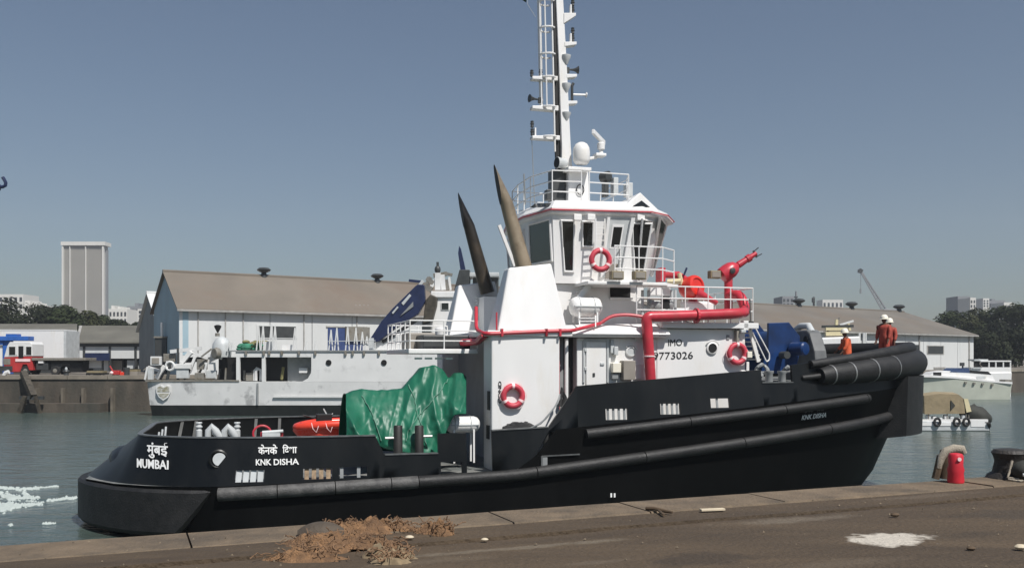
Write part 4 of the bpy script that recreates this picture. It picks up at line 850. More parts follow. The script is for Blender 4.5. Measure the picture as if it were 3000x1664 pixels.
for px in (470, 480, 460): b = S(px, 1285, -1.0); mb = MB(); mb.tube([b + Vector((0, 0, -.3)), b + Vector((.05, .1, .35 - (480 - px) * .008))], .03, 6); part(mb, 'ensign_socket', 'lightgrey')
for px in (497, 546, 742, 816): p = px2p(S(px, 1260, 4.2).x); mb = MB(); mb.bar(bpt(p, 1.2, 1, .13), bpt(p, 2.4, 1, .13), .06, .1); part(mb, 'bulwark_stay', 'steel')
c = S(768, 1270, .8); mb = MB(); mb.tube([c + Vector((.28 * math.cos(a), 0, .26 * math.sin(a))) for a in [6.283 * k / 18 for k in range(18)]], .035, 8, closed=True); mb.box(c.x - .05, c.x + .65, .75, .95, c.z - .5, c.z + .05); hr = part(mb, 'hose_reel', 'red', smooth=True)
mb = MB(); mb.box(c.x + .0, c.x + .55, .5, 1.0, c.z - .3, c.z + .02); mb.tube([c + Vector((0, -.1, .05)), c + Vector((.65, -.1, .08))], .05, 8); part(mb, 'hose_drum', 'lightgrey', hr)
# upper aft platform
pz = S(1270, 1028, -2.3).z; pa, pb = S(1197, 1025, -2.3).x, 10.9
mb = MB(); mb.box(pa, pb, -2.3, 2.3, pz - .08, pz + .06); part(mb, 'aft_platform', 'white', bevel=.02)
railing([(pb, -2.25, pz), (pa + .05, -2.25, pz), (pa + .05, 2.25, pz), (pb, 2.25, pz)], .92, 3, post=.85)
for k in range(4): a = S(1215 + k * 30, 1050, -2.0); mb = MB(); mb.box(a.x, a.x + .22, -2.05, -1.95, a.z - .03, a.z + .03); part(mb, 'deck_lamp', 'white')
mb = MB(); mb.box(9.3, 10.8, -1.7, -.4, pz + .06, pz + .5); part(mb, 'deck_machinery', 'darkgrey', bevel=.03); mb = MB(); mb.box(pa + .3, pa + 1.2, -.5, .9, pz + .06, pz + .6); part(mb, 'deck_machinery', 'taupe', bevel=.04)
mb = MB(); c = S(1290, 985, -1.2); mb.lathe([(.08, 0), (.08, .5), (.16, .52), (.18, .7), (.1, .76)], (c.x, -1.2, pz), (0, 0, 1), 14); part(mb, 'mushroom_vent', 'white', smooth=True)
# hull-side line left of the sloping bulwark
for k in range(5):
    o = .05 * k; mb = MB(); mb.tube([S(1640, 1155 + k * 3, -4.3), S(1634 - k * 3, 1180 + k * 4, -4.62), S(1600 - k * 4, 1225 + k * 4, -4.66), S(1562 - k * 3, 1255, -4.5)], .022, 6); part(mb, 'mooring_line', 'grey', smooth=True)
mb = MB()
for k in range(7): c = S(1522, 1252 - k * 2, -4.1); mb.tube([c + Vector(((.48 - k * .045) * math.cos(a), .22 * math.sin(a), random.uniform(-.02, .02))) for a in [6.283 * q / 20 for q in range(20)]], .045, 6, closed=True)
part(mb, 'rope_coil', 'darkrope', smooth=True)
mb = MB(); mb.tube([S(1650, 1200, -4.1), S(1655, 1165, -4.05), S(1646, 1140, -4.05), S(1640, 1190, -4.1)], .07, 8); part(mb, 'hawser', 'darkrope', smooth=True)
# ---------------------------------------------------------------- loose things aboard
def aboard(name, label, cat, p, group=None): return thing(name, label, cat, ship_world(p), TH, group)
def lifebuoy(p, label):
    t = aboard('lifebuoy', label, 'lifebuoy', p, 'lifebuoys hung on the tug'); R0, r = .285, .085
    mb = MB(); mb.tube([(R0 * math.cos(a), 0, R0 * math.sin(a)) for a in [6.2832 * k / 32 for k in range(32)]], r, 12, closed=True); mb.build('ring', M['buoy'], t, smooth=True)
    for q in range(3):
        a0 = R(90 + q * 120); mb = MB(); mb.tube([(R0 * math.cos(a0 + d), 0, R0 * math.sin(a0 + d)) for d in (-.13, -.06, 0, .06, .13)], r + .006, 12); mb.build('reflective_band', M['pink'], t, smooth=True)
    mb = MB(); mb.tube([((R0 + .1 + .02 * math.cos(6 * a)) * math.cos(a), -.01, (R0 + .1 + .02 * math.cos(6 * a)) * math.sin(a)) for a in [6.2832 * k / 48 for k in range(48)]], .009, 5, closed=True); mb.build('grab_line', M['pink'], t)
lifebuoy(S(1503, 1160, YB - .1), 'red lifebuoy on the white casing block beside the green tarpaulin')
lifebuoy(S(1759, 762, -3.68), 'red lifebuoy hung on the wheelhouse wing railing')
lifebuoy(S(2160, 1036, HY0 - .16), 'red lifebuoy on the forward end of the deckhouse by the white ladder')
def liferaft(p, L, r, label, stand):
    t = aboard('life_raft', label, 'life raft', p, 'life raft canisters on the tug')
    mb = MB(); mb.lathe([(r * .55, -L / 2), (r * .86, -L / 2 + .06), (r, -L / 2 + .16), (r, -.03), (r * 1.0, .03), (r, L / 2 - .16), (r * .86, L / 2 - .06), (r * .55, L / 2)], (0, 0, 0), (1, 0, 0), 20); c = mb.build('canister', M['white'], t, smooth=True)
    mb = MB(); mb.box(-L / 2 + .04, L / 2 - .04, -r * 1.06, r * 1.06, -.02, .02); mb.build('seam_flange', M['lightgrey'], t, bevel=.01)
    for x in (-L * .26, L * .22): mb = MB(); mb.tube([(x, (r + .01) * math.cos(a), (r + .01) * math.sin(a)) for a in [6.283 * k / 18 for k in range(18)]], .014, 5, closed=True); mb.build('strap', M['lightgrey'], t)
    for x in (-L * .3, L * .3):
        mb = MB()
        for y in (-r * .8, r * .8): mb.bar((x, y, -r * .6), (x, y * 1.05, -stand), .05)
        mb.bar((x, -r * .85, -r * .75), (x, r * .85, -r * .75), .05); mb.build('cradle_leg', M['white'], t)
    return t
liferaft(S(1715, 899, -3.2), .98, .30, 'white life raft canister on the boat deck aft of the wheelhouse', .48)
liferaft(S(1355, 1243, -3.5), .98, .235, 'white life raft canister on legs between the green tarpaulin and the casing', 1.1)

# tarpaulin over the towing winch
TT = [(1018, 1152), (1030, 1146), (1060, 1141), (1130, 1144), (1182, 1141), (1212, 1102), (1238, 1076), (1272, 1070), (1296, 1080), (1314, 1108), (1326, 1108), (1338, 1094), (1352, 1092), (1366, 1104)]
TBm = [(1012, 1276), (1060, 1281), (1096, 1300), (1122, 1312), (1160, 1322), (1230, 1330), (1282, 1332), (1296, 1300), (1308, 1262), (1330, 1216), (1366, 1212)]
mb = MB(); nu, nf, nb = 110, 46, 14; vs = []; fs = []
for i in range(nu + 1):
    u = i / nu; px = 1014 + (1366 - 1014) * u; pt, pb_ = interp(TT, px), interp(TBm, px)
    pt += 2.5 * noise.noise(Vector((px * .06, 0, 5)))
    for j in range(nf + nb + 1):
        if j <= nf:
            v = j / nf; py = pb_ + (pt - pb_) * v; y = -4.05 + 1.1 * v ** 1.6
            q = S(px, py, -3.4); x, z = q.x, q.z
            fold = .26 * (1 - abs(noise.noise(Vector((x * 1.5 + z * .55, z * .35, 1.3)))) * 2.2) + .09 * (1 - abs(noise.noise(Vector((x * 3.2 - z * .9, z * .7, 7.7)))) * 2) + .03 * (1 - 2 * abs(noise.noise(Vector((x * 4.5 + z * 2.5, z * 3.2 - x * 1.2, 6)))))
            swag = .16 * math.exp(-((x - 8.6) ** 2 + (z - 3.2) ** 2) * 1.2)
            y -= (fold - .12) * (1.1 - .5 * v) + swag
            y += (S(px, py, -3.4).y + 3.4)
            ref = S(px, py, y); vs.append((ref.x, y, ref.z))
        else:
            w = (j - nf) / nb; b0 = Vector(vs[i * (nf + nb + 1) + nf]); vs.append((b0.x, b0.y + 2.6 * w, b0.z - (w ** 3) * (b0.z - 1.6) + .06 * noise.noise(Vector((b0.x * 2, w * 4, 4)))))
m_ = nf + nb + 1
for i in range(nu):
    for j in range(m_ - 1): fs.append((i * m_ + j, (i + 1) * m_ + j, (i + 1) * m_ + j + 1, i * m_ + j + 1))
loc = ship_world((8.8, -3, 1.3)); base = Vector((8.8, -3, 1.3))
mb.add([Vector(v) - base for v in vs], fs); tp = mb.build('tarpaulin', M['green'], smooth=True, ang=180); tp.location = loc; tp.rotation_euler = (0, 0, TH)
sm = tp.modifiers.new('thick', 'SOLIDIFY'); sm.thickness = .012
M['lash'] = mat('lashing_rope', (0.10, 0.24, 0.17), .8, var=.2)
for P in ([(1312, 1112), (1285, 1150), (1250, 1190), (1218, 1228), (1196, 1262), (1188, 1300)], [(1196, 1128), (1215, 1170), (1222, 1215), (1240, 1258), (1252, 1320)], [(1060, 1160), (1085, 1200), (1100, 1240), (1118, 1300)]):
    pts = []
    for (ax_, ay_), (bx_, by_) in zip(P, P[1:]):
        for k in range(6):
            qx, qy = ax_ + (bx_ - ax_) * k / 6, ay_ + (by_ - ay_) * k / 6; i = round((qx - 1014) / 352 * nu); pt, pb_ = interp(TT, qx), interp(TBm, qx); j = max(0, min(nf, round((qy - pb_) / (pt - pb_) * nf))); pts.append(Vector(vs[i * m_ + j]) - base + Vector((0, -.025, .005)))
    q = MB(); q.tube(pts, .014, 6); q.build('lashing', M['lash'], tp, smooth=True)
tag(tp, 'green tarpaulin draped in folds over the aft deck winch of the tug', 'tarpaulin')

# rescue boat
rb0 = S(858, 1262, 1.2); rb = aboard('rescue_boat', 'orange red rescue boat on the aft deck beside the green tarpaulin', 'boat', rb0)
def hullring(x, w, zb, zt): return [(x, -w, zt), (x, -w * .9, (zb + zt) / 2), (x, 0, zb), (x, w * .9, (zb + zt) / 2), (x, w, zt)]
mb = MB(); mb.loft([hullring(0, .05, .0, .05), hullring(.25, .4, -.3, .15), hullring(.8, .62, -.45, .2), hullring(2.2, .66, -.5, .2), hullring(3.3, .62, -.45, .2)]); mb.build('hull', M['orange'], rb, smooth=True)
mb = MB(); pts = [(3.2, -.62, .24), (2.0, -.68, .24), (.9, -.62, .22), (.35, -.4, .16), (.05, 0, .1), (.35, .4, .16), (.9, .62, .22), (2.0, .68, .24), (3.2, .62, .24)]; mb.tube(fillet(pts, .3, 3), .14, 12); mb.build('buoyancy_tube', M['orange'], rb, smooth=True)
mb = MB(); mb.box(.75, 1.25, -.2, .2, .2, .55); mb.bar((.75, 0, .4), (.3, 0, .52), .05); mb.build('console', M['black'], rb, bevel=.03)
mb = MB(); mb.bar((1.15, -.1, .4), (.98, -.1, .72), .04); mb.bar((1.1, .1, .4), (1.3, .1, .55), .03); mb.build('handrail', M['lightgrey'], rb)
for x in (.55, 1.0, 1.5): mb = MB(); mb.tube([(x, -.72, .3), (x + .04, -.80, .12), (x + .15, -.8, .0), (x + .22, -.74, .2)], .012, 5); mb.build('grab_line', M['pink'], rb)
for x in (.35, 1.9): mb = MB(); mb.bar((x, -.5, -.3), (x, .5, -.3), .12); mb.bar((x, -.45, -.3), (x, -.45, -1.0), .08); mb.bar((x, .45, -.3), (x, .45, -1.0), .08); mb.build('chock', M['darkgrey'], rb)

# flag at the top of the mast
fl = aboard('flag', 'dark green flag flying beside the top of the tug mast', 'flag', S(1544, -30, 0)); mb = MB(); vs = []; fs = []
for i in range(13):
    for j in range(6):
        u, v = i / 12, j / 5; vs.append((-.62 * u, .09 * math.sin(u * 7 + v), .08 - .5 * v + .12 * u - .18 * u * (1 - v) + .03 * math.sin(u * 9)))
for i in range(12):
    for j in range(5): fs.append((i * 6 + j, i * 6 + j + 1, (i + 1) * 6 + j + 1, (i + 1) * 6 + j))
M['flag'] = mat('flag_green', (0.012, 0.035, 0.026), 0.8, var=.3); mb.add(vs, fs); o = mb.build('cloth', M['flag'], fl, smooth=True); o.modifiers.new('t', 'SOLIDIFY').thickness = .006
mb = MB(); mb.tube([(0, 0, .9), (0.02, 0, -.5), (.3, 0, -.9)], .008, 5); mb.build('halyard', M['lightgrey'], fl)

# crew on the bow: one continuous body, coverall and helmet over it
def skin(name, verts, edges, rad, m, parent, root=0):
    me = bpy.data.meshes.new(name); me.from_pydata(verts, edges, []); me.materials.append(m); o = bpy.data.objects.new(name, me); COL.objects.link(o); o.parent = parent
    md = o.modifiers.new('skin', 'SKIN'); sv = me.skin_vertices[0].data if me.skin_vertices else None
    if sv is None: return o
    for k, r in enumerate(rad): sv[k].radius = (r, r); sv[k].use_root = (k == root)
    md.use_smooth_shade = True; ss = o.modifiers.new('sub', 'SUBSURF'); ss.levels = 2; ss.render_levels = 2; return o
def person(p, h, label, cm, rz, lean=0.0, arms=(0, 0)):
    t = thing('person', label, 'person', ship_world(p), TH + rz, 'crew in orange coveralls on the bow'); k = h / 1.75
    V = []; E = []; Rr = []; body = {}
    def v(n, x, y, z, r, link=None):
        x += lean * max(0, z - .95); V.append((x * k, y * k, z * k)); Rr.append(r * k); body[n] = len(V) - 1
        if link: E.append((body[link], len(V) - 1))
    v('pelvis', 0, 0, .95, .13); v('waist', 0, 0, 1.1, .12, 'pelvis'); v('chest', 0, 0, 1.3, .145, 'waist'); v('collar', 0, 0, 1.43, .10, 'chest'); v('neck', .01, 0, 1.5, .055, 'collar'); v('jaw', .03, 0, 1.56, .075, 'neck'); v('head', .015, 0, 1.63, .092, 'jaw'); v('crown', 0, 0, 1.70, .07, 'head'); v('nose', .115, 0, 1.615, .016, 'head')
    for s, n, ar in ((1, 'l', arms[0]), (-1, 'r', arms[1])):
        v(n + 'sh', 0, .18 * s, 1.41, .065, 'collar'); v(n + 'el', .03 + .2 * ar, .245 * s, 1.14, .048, n + 'sh'); v(n + 'wr', .12 + .3 * ar, .23 * s, .92 + .25 * ar, .034, n + 'el'); v(n + 'hd', .15 + .36 * ar, .225 * s, .85 + .25 * ar, .036, n + 'wr')
        for q, (dx, dy, L) in enumerate(((.05, .03, .05), (.03, .025, .08), (.015, .01, .088), (0, -.008, .08), (-.012, -.025, .065))):
            v(n + 'f%d' % q, .16 + .38 * ar + dx, (.225 + dy) * s, .81 + .27 * ar, .01, n + 'hd'); v(n + 'g%d' % q, .18 + .4 * ar + dx, (.22 + dy) * s, .81 + .27 * ar - L * .8, .008, n + 'f%d' % q)
        v(n + 'hip', 0, .09 * s, .9, .10, 'pelvis'); v(n + 'kn', .02, .11 * s, .5, .07, n + 'hip'); v(n + 'an', 0, .12 * s, .1, .05, n + 'kn'); v(n + 'to', .14, .13 * s, .04, .04, n + 'an')
    skin('body', V, E, Rr, M['skin'], t)
    keep = [n for n in body if n[1:2] not in ('f', 'g') and not (len(n) == 3 and n[1] in 'fg') and n[1:] not in ('hd',) and n not in ('neck', 'jaw', 'head', 'crown', 'nose')]
    keep = [n for n in keep if not (len(n) == 3 and n[1] in 'fg')]
    idx = {body[n]: i for i, n in enumerate(keep)}
    skin('coverall', [V[body[n]] for n in keep], [(idx[a], idx[b]) for a, b in E if a in idx and b in idx], [Rr[body[n]] * 1.18 + .014 for n in keep], cm, t)
    c = V[body['crown']]; mb = MB(); mb.lathe([(.16 * k, -.055), (.165 * k, -.045), (.135 * k, -.035), (.13 * k, .02), (.10 * k, .085), (.05 * k, .115), (.001, .12)], (c[0] + .012, c[1], c[2] - .01), (.05, 0, 1), 18); mb.build('helmet', M['helmet'], t, smooth=True, ang=50)
    hd = V[body['head']]
    for s in (-1, 1): mb = MB(); mb.ball((hd[0] + .085 * k, .034 * s * k, hd[2] + .01), .012 * k, 8, 6); mb.build('eye', M['black'], t); mb = MB(); mb.ball((hd[0], .093 * s * k, hd[2] - .005), .02 * k, 8, 6, (.6, .5, 1.3)); mb.build('ear', M['skin'], t)
    return t
def stand(px, py, y, zdeck): q = S(px, py, y); return (q.x, q.y, zdeck), q.z - zdeck
p, h = stand(2591, 926, -1.0, 4.3); person(p, max(h, 1.6), 'crewman in dark rust coverall and white helmet, taller of two at the bow', M['darkcoverall'], R(200))
p, h = stand(2606, 936, -.45, 4.3); person(p, max(h, 1.6), 'crewman in rust coverall and cream helmet half hidden at the bow', M['darkcoverall'], R(215))
p, h = stand(2483, 962, -.9, 3.85); person(p, 1.74, 'crewman in bright orange coverall and white helmet behind the bow roll', M['coverall'], R(160), lean=.12, arms=(.3, .5))
# ---------------------------------------------------------------- the harbour behind
class At:                                                              # a thing standing at one depth, laid out in its own metres
    def __init__(s, name, label, cat, px, py, Y, group=None, rz=0.0):
        s.b = WP(px, py, Y); s.Y = Y; s.o = thing(name, label, cat, s.b, rz, group); s.rz = rz
    def p(s, px, py, d=0.0): return WP(px, py, s.Y + d) - s.b
    def box(s, px0, px1, py0, py1, d0, d1, name, m, par=None, **k):
        a, b = s.p(px0, py1, d0), s.p(px1, py0, d0); mb = MB(); mb.box(a.x, b.x, d0, d1, a.z, b.z); return mb.build(name, M[m], par or s.o, **k)
    def bar(s, px0, py0, px1, py1, w, name, m, d=0.0, d2=None, par=None):
        mb = MB(); mb.bar(s.p(px0, py0, d), s.p(px1, py1, d if d2 is None else d2), w); return mb.build(name, M[m], par or s.o)
    def tube(s, pts, r, name, m, d=0.0, par=None, n=8):
        mb = MB(); mb.tube([s.p(a, b, d) for a, b in pts], r, n); return mb.build(name, M[m], par or s.o, smooth=True)
    def poly(s, pts, d0, d1, name, m, par=None, **k):
        P = [s.p(a, b, d0) for a, b in pts]; mb = MB(); mb.loft([P, [p + Vector((0, d1 - d0, 0)) for p in P]]); return mb.build(name, M[m], par or s.o, **k)
M['gv'] = mat('stained_white_hull', (0.66, 0.66, 0.645), 0.55, var=.06, scale=.8, col2=(0.37, 0.37, 0.365), f2=.40, s2=.55, sharp=.05)
M['gv2'] = mat('patched_white', (0.68, 0.68, 0.665), 0.5, var=.05, scale=.6, col2=(0.5, 0.5, 0.49), f2=.36, s2=.7, sharp=.06)
M['boot'] = mat('boot_topping', (0.015, 0.017, 0.016), 0.5, var=.3)
M['crest'] = mat('faded_crest', (0.24, 0.225, 0.15), 0.7, var=.25, scale=4, col2=(0.5, 0.5, 0.46), f2=.45, s2=5)
M['olive'] = mat('olive_crest', (0.17, 0.155, 0.06), 0.7, var=.3, scale=4)
M['junk'] = mat('weathered_grey', (0.22, 0.21, 0.185), 0.7, var=.4, scale=2, col2=(0.10, 0.08, 0.05), f2=.42, s2=2)
M['darkjunk'] = mat('oily_machinery', (0.05, 0.042, 0.03), 0.6, var=.5, scale=3)
M['net'] = mat('green_net', (0.03, 0.17, 0.10), 0.8, var=.3, scale=3)
g = At('moored_vessel', 'rundown white patrol vessel with stained hull moored along the far quay', 'ship', 900, 1215, 77)
def gring(px, w, drop=0): 
    L = []
    for d, py in ((0, 1030 if px > 905 else 1118), (0, 1187), (.5, 1225)): L.append(g.p(px, py, 0) + Vector((0, w + d, 0)))
    return L
mb = MB(); rings = []
for px, d in ((424, 2.2), (421, 1.0), (428, .25), (470, 0), (700, 0), (1000, 0), (1300, 0), (1480, .3), (1560, 1.3), (1620, 3)):
    near = [g.p(px, 1118, 0) + Vector((0, d, 0)), g.p(px + 6, 1187, 0) + Vector((0, d + .12, 0))]
    far = [Vector((p.x, 6.2 - d, p.z)) for p in reversed(near)]; rings.append(near + far)
mb.loft(rings); mb.build('hull', M['gv'], g.o, smooth=True, ang=30)
mb = MB(); rings = []
for px, d in ((432, 2.2), (430, 1.0), (436, .3), (474, .1), (1000, .1), (1480, .4), (1560, 1.5), (1620, 3)):
    near = [g.p(px, 1187.3, 0) + Vector((0, d, 0)), g.p(px + 4, 1228, 0) + Vector((0, d + .25, 0))]; rings.append(near + [Vector((p.x, 6.2 - d, p.z)) for p in reversed(near)])
mb.loft(rings); mb.build('boot_topping', M['boot'], g.o)
gs = g.box(912, 1560, 1030, 1117.5, .02, 6, 'deckhouse_side', 'gv2')
g.box(690, 911.5, 1030, 1046, .02, 6, 'upper_deck', 'gv2'); g.box(692, 702, 1046.3, 1117.5, .02, .3, 'pillar', 'gv2'); g.box(767, 777, 1046.3, 1117.5, .02, .3, 'pillar', 'gv2')
g.box(690, 842, 1046.4, 1117.5, 1.9, 2.1, 'inner_wall', 'black'); g.box(842.5, 911, 1046.4, 1117.5, 1.2, 1.4, 'inner_wall', 'grey')
g.poly([(912, 1117.5), (885, 1117.5), (902, 1108), (911, 1092), (912, 1080)], .03, .3, 'gusset', 'gv2')
g.box(670, 1190, 1026, 1029.7, -.08, .4, 'deck_edge', 'grey'); g.box(425, 700, 1113, 1117.8, -.06, .6, 'deck_edge', 'junk')
for px in (963, 1125):
    c = g.p(px, 1062, 0); mb = MB(); mb.lathe([(.001, 0), (.19, 0), (.24, .02), (.24, .05), (.19, .06), (.19, .03), (.001, .03)], c + Vector((0, .01, 0)), (0, -1, 0), 16); f = mb.build('porthole', M['black'], g.o)
for px in (720, 772, 788, 825, 875, 923, 1012, 1033, 1066, 1110): g.box(px - 3, px + 3, 1028, 1040, -.14, .0, 'fairlead', 'junk')
for k in range(5): g.tube([(716 + k * 12, 1112), (716 + k * 12, 1085 + (k % 2) * 8)], .1, 'deck_fitting', 'junk', 1.2)
g.tube([(750, 1115), (750, 1088), (756, 1080), (764, 1084), (764, 1115)], .12, 'vent_pipe', 'gv2', .8); g.tube([(745, 1115), (745, 1086), (754, 1077)], .1, 'vent_pipe', 'gv2', .9)
g.box(876, 900, 1078, 1092, .7, 1.0, 'hose_rack', 'gv2'); g.tube([(825, 1112), (830, 1075)], .12, 'gas_bottle', 'olive', 1.0); g.box(720, 745, 1092, 1115, .9, 1.5, 'deck_chest', 'junk')
sh = g.poly([(458, 1130), (470, 1127), (479, 1132), (488, 1127), (499, 1131), (499, 1150), (492, 1164), (478, 1173), (465, 1163), (458, 1150)], -.07, .03, 'crest', 'gv2')
g.poly([(461, 1134), (470, 1131), (479, 1136), (488, 1131), (496, 1134), (496, 1148), (461, 1148)], -.09, -.06, 'crest_field', 'crest', sh); g.poly([(462, 1152), (495, 1152), (489, 1161), (478, 1168), (467, 1160)], -.09, -.06, 'crest_field', 'crest', sh)
g.box(752, 757, 1122, 1185, -.05, .01, 'hull_pipe', 'grey'); g.box(800, 1020, 1160, 1164, -.08, .01, 'rubbing_bar', 'gv2')
# clutter on her low stern deck
for a in ((425, 1112, 432, 1075, .14, 'gv2'), (434, 1075, 472, 1088, .22, 'gv2'), (458, 1108, 482, 1072, .3, 'gv2'), (436, 1076, 446, 1112, .1, 'junk'), (420, 1085, 436, 1072, .1, 'junk'), (522, 1112, 522, 1020, .16, 'darkgrey'), (515, 1022, 540, 1030, .14, 'darkgrey'), (533, 1062, 560, 1030, .35, 'gv2'), (500, 1030, 590, 1020, .3, 'gv2'), (545, 1026, 610, 1050, .22, 'gv2'), (590, 1045, 620, 1022, .12, 'junk'), (600, 1062, 640, 1040, .4, 'gv2'), (610, 1038, 650, 1050, .2, 'gv2'), (555, 1092, 572, 1045, .22, 'gv2'), (575, 1112, 590, 1080, .16, 'junk'), (600, 1090, 606, 1062, .16, 'gv2'), (600, 1064, 625, 1064, .14, 'gv2'), (628, 1062, 632, 1110, .14, 'gv2'), (490, 1112, 500, 1060, .2, 'darkgrey'), (540, 1110, 556, 1082, .2, 'black'), (470, 1110, 480, 1092, .16, 'black'), (640, 1110, 644, 1080, .12, 'darkgrey'), (660, 1112, 662, 1078, .12, 'junk')):
    g.bar(*a[:5], 'deck_gear', a[5], random.uniform(.2, 1.6))
for a in ((440, 470, 1044, 1070, 'gv2', .5), (444, 466, 1048, 1066, 'taupe', .45), (512, 558, 1066, 1080, 'gv2', .3), (516, 552, 1080, 1108, 'lightgrey', .4), (576, 604, 1052, 1082, 'junk', .8), (602, 632, 1085, 1108, 'lightgrey', .5), (570, 596, 1092, 1112, 'junk', .3), (432, 446, 1078, 1112, 'lightgrey', .3), (640, 690, 1046, 1117, 'black', 2.2), (486, 500, 1058, 1080, 'gv2', .3), (560, 600, 1046, 1060, 'black', 1.5), (538, 556, 1046, 1062, 'black', 1.2), (478, 512, 1036, 1060, 'junk', 1.4)): g.box(a[0], a[1], a[2], a[3], a[5], a[5] + .4, 'deck_gear', a[4], bevel=.03)
c = g.p(498, 1072, .2); mb = MB(); mb.tube([c + Vector((.35 * math.cos(a), 0, .35 * math.sin(a))) for a in [6.283 * k / 16 for k in range(16)]], .1, 8, closed=True); mb.build('cable_reel', M['gv2'], g.o, smooth=True)
# drum, lamp, net heap and stanchions on the upper deck
c = g.p(650, 1046, 1.0); mb = MB(); mb.lathe([(.75, 0), (.8, .5), (.75, 1.1), (.5, 1.55), (.15, 1.75)], c, (0, 0, 1), 18); mb.build('gun_cover', M['lightgrey'], g.o, smooth=True); mb = MB(); mb.lathe([(.45, 0), (.5, .2), (.4, .45)], g.p(640, 1035, .2), (-.6, -.8, 0), 12); mb.build('gun_shield', M['junk'], g.o, smooth=True)
g.tube([(637, 985), (637, 976)], .2, 'lamp_base', 'junk', 1.0); c = g.p(638, 975, 1.0); mb = MB(); mb.lathe([(.05, 0), (.1, .1), (.3, .5), (.3, .6), (.1, .68)], c, (0, 0, 1), 12); mb.build('signal_lamp', M['black'], g.o, smooth=True)
mb = MB()
for k in range(26): c = g.p(random.uniform(700, 772), random.uniform(1010, 1028), 1 + random.random()); mb.ball(c, random.uniform(.2, .42), 8, 6, (1.2, 1, .6))
mb.build('net_heap', M['net'], g.o, smooth=True); mb = MB()
for k in range(16): c = g.p(random.uniform(720, 775), random.uniform(1000, 1014), 1 + random.random()); mb.ball(c, random.uniform(.18, .36), 8, 6, (1.2, 1, .6))
mb.build('canvas_heap', M['khaki2' if 'khaki2' in M else 'olive'], g.o, smooth=True)
for px, t in ((758, 956), (771, 953), (795, 952), (806, 954), (864, 960), (898, 998), (924, 998), (970, 966), (987, 960), (1019, 958), (1043, 960), (1062, 972), (672, 1000), (680, 1004), (1075, 985)):
    f = g.bar(px, t, px - 7, 1029, .09, 'awning_stanchion', 'gv2', .3); g.bar(px, t, px + 5, 1029, .09, 'stay', 'gv2', .35, par=f)
g.tube([(960, 1000), (1100, 998)], .03, 'life_line', 'lightgrey', .1); g.box(770, 800, 1000, 1026, 1, 1.5, 'deck_chest', 'gv2'); g.box(826, 856, 1010, 1026, .8, 1.4, 'deck_chest', 'white')
g.box(1100, 1180, 1000, 1026, 1.0, 2.2, 'deck_chest', 'gv2', bevel=.05); g.box(1135, 1160, 985, 1000, 1.0, 2.0, 'ventilator', 'lightgrey', bevel=.05); g.box(1080, 1095, 990, 1026, .5, 1, 'deck_chest', 'lightgrey')
gh = g.box(1266, 1420, 872, 1026, 2.0, 5.5, 'bridge_house', 'white', bevel=.06); g.box(1262, 1425, 853, 871.5, 1.8, 5.7, 'bridge_roof', 'white', bevel=.06); w_ = g.box(1292, 1316, 886, 908, 1.93, 1.99, 'window', 'white', gh); g.box(1294, 1314, 888, 906, 1.9, 1.935, 'pane', 'glass', w_)
for a in ((1283, 850, 1283, 800, .5, 'gv2'), (1283, 800, 1282, 768, .2, 'darkgrey'), (1270, 830, 1250, 815, .35, 'junk'), (1300, 850, 1296, 805, .4, 'gv2'), (1270, 808, 1310, 802, .35, 'junk'), (1300, 800, 1325, 806, .25, 'junk'), (1312, 850, 1306, 820, .35, 'junk'), (1265, 850, 1245, 838, .5, 'junk'), (1245, 840, 1262, 812, .3, 'junk'), (1258, 852, 1275, 820, .3, 'gv2'), (1320, 850, 1316, 812, .2, 'gv2')): g.bar(*a[:5], 'mast_gear', a[5], 3.0)
mb = MB(); mb.ball(g.p(1282, 790, 3), .3, 10, 8, (.9, .9, 1.2)); mb.build('mast_ball', M['darkgrey'], g.o, smooth=True)
g.poly([(1330, 850), (1346, 790), (1376, 790), (1372, 850)], 2.2, 5, 'funnel', 'darkgrey', bevel=.05); g.poly([(1345, 720), (1350, 728), (1366, 800), (1350, 800), (1342, 742)], 3, 3.6, 'exhaust_pipe', 'navy')
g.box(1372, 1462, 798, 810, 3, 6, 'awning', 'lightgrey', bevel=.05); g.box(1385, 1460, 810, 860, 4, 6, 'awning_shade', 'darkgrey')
# her knuckle boom crane, folded
cr_ = g.poly([(1218, 837), (1224, 833), (1243, 834), (1245, 884), (1225, 920), (1152, 966), (1110, 1000), (1086, 1004), (1084, 992), (1118, 940), (1150, 903)], .6, 1.5, 'deck_crane', 'navy', bevel=.06)
g.poly([(1176, 888), (1200, 861), (1205, 866), (1182, 894)], .55, .6, 'crane_label', 'lightgrey', cr_); g.bar(1150, 918, 1166, 899, .14, 'crane_stripe', 'lightgrey', .55, par=cr_); g.poly([(1172, 926), (1210, 884), (1211, 898)], .5, .6, 'crane_gap', 'grey', cr_)
g.bar(1120, 1002, 1220, 938, .28, 'jib_ram', 'black', 1.0, par=cr_); g.poly([(1246, 880), (1262, 862), (1280, 870), (1278, 895), (1266, 940), (1238, 950)], .8, 2.0, 'crane_slew', 'darkjunk', cr_, bevel=.08); g.bar(1198, 822, 1236, 826, .22, 'crane_head', 'navy', .9, par=cr_); g.bar(1230, 836, 1240, 822, .25, 'crane_head', 'lightgrey', .9, par=cr_); g.box(1236, 1262, 940, 1026, .9, 2.0, 'crane_post', 'darkgrey', cr_, bevel=.05)

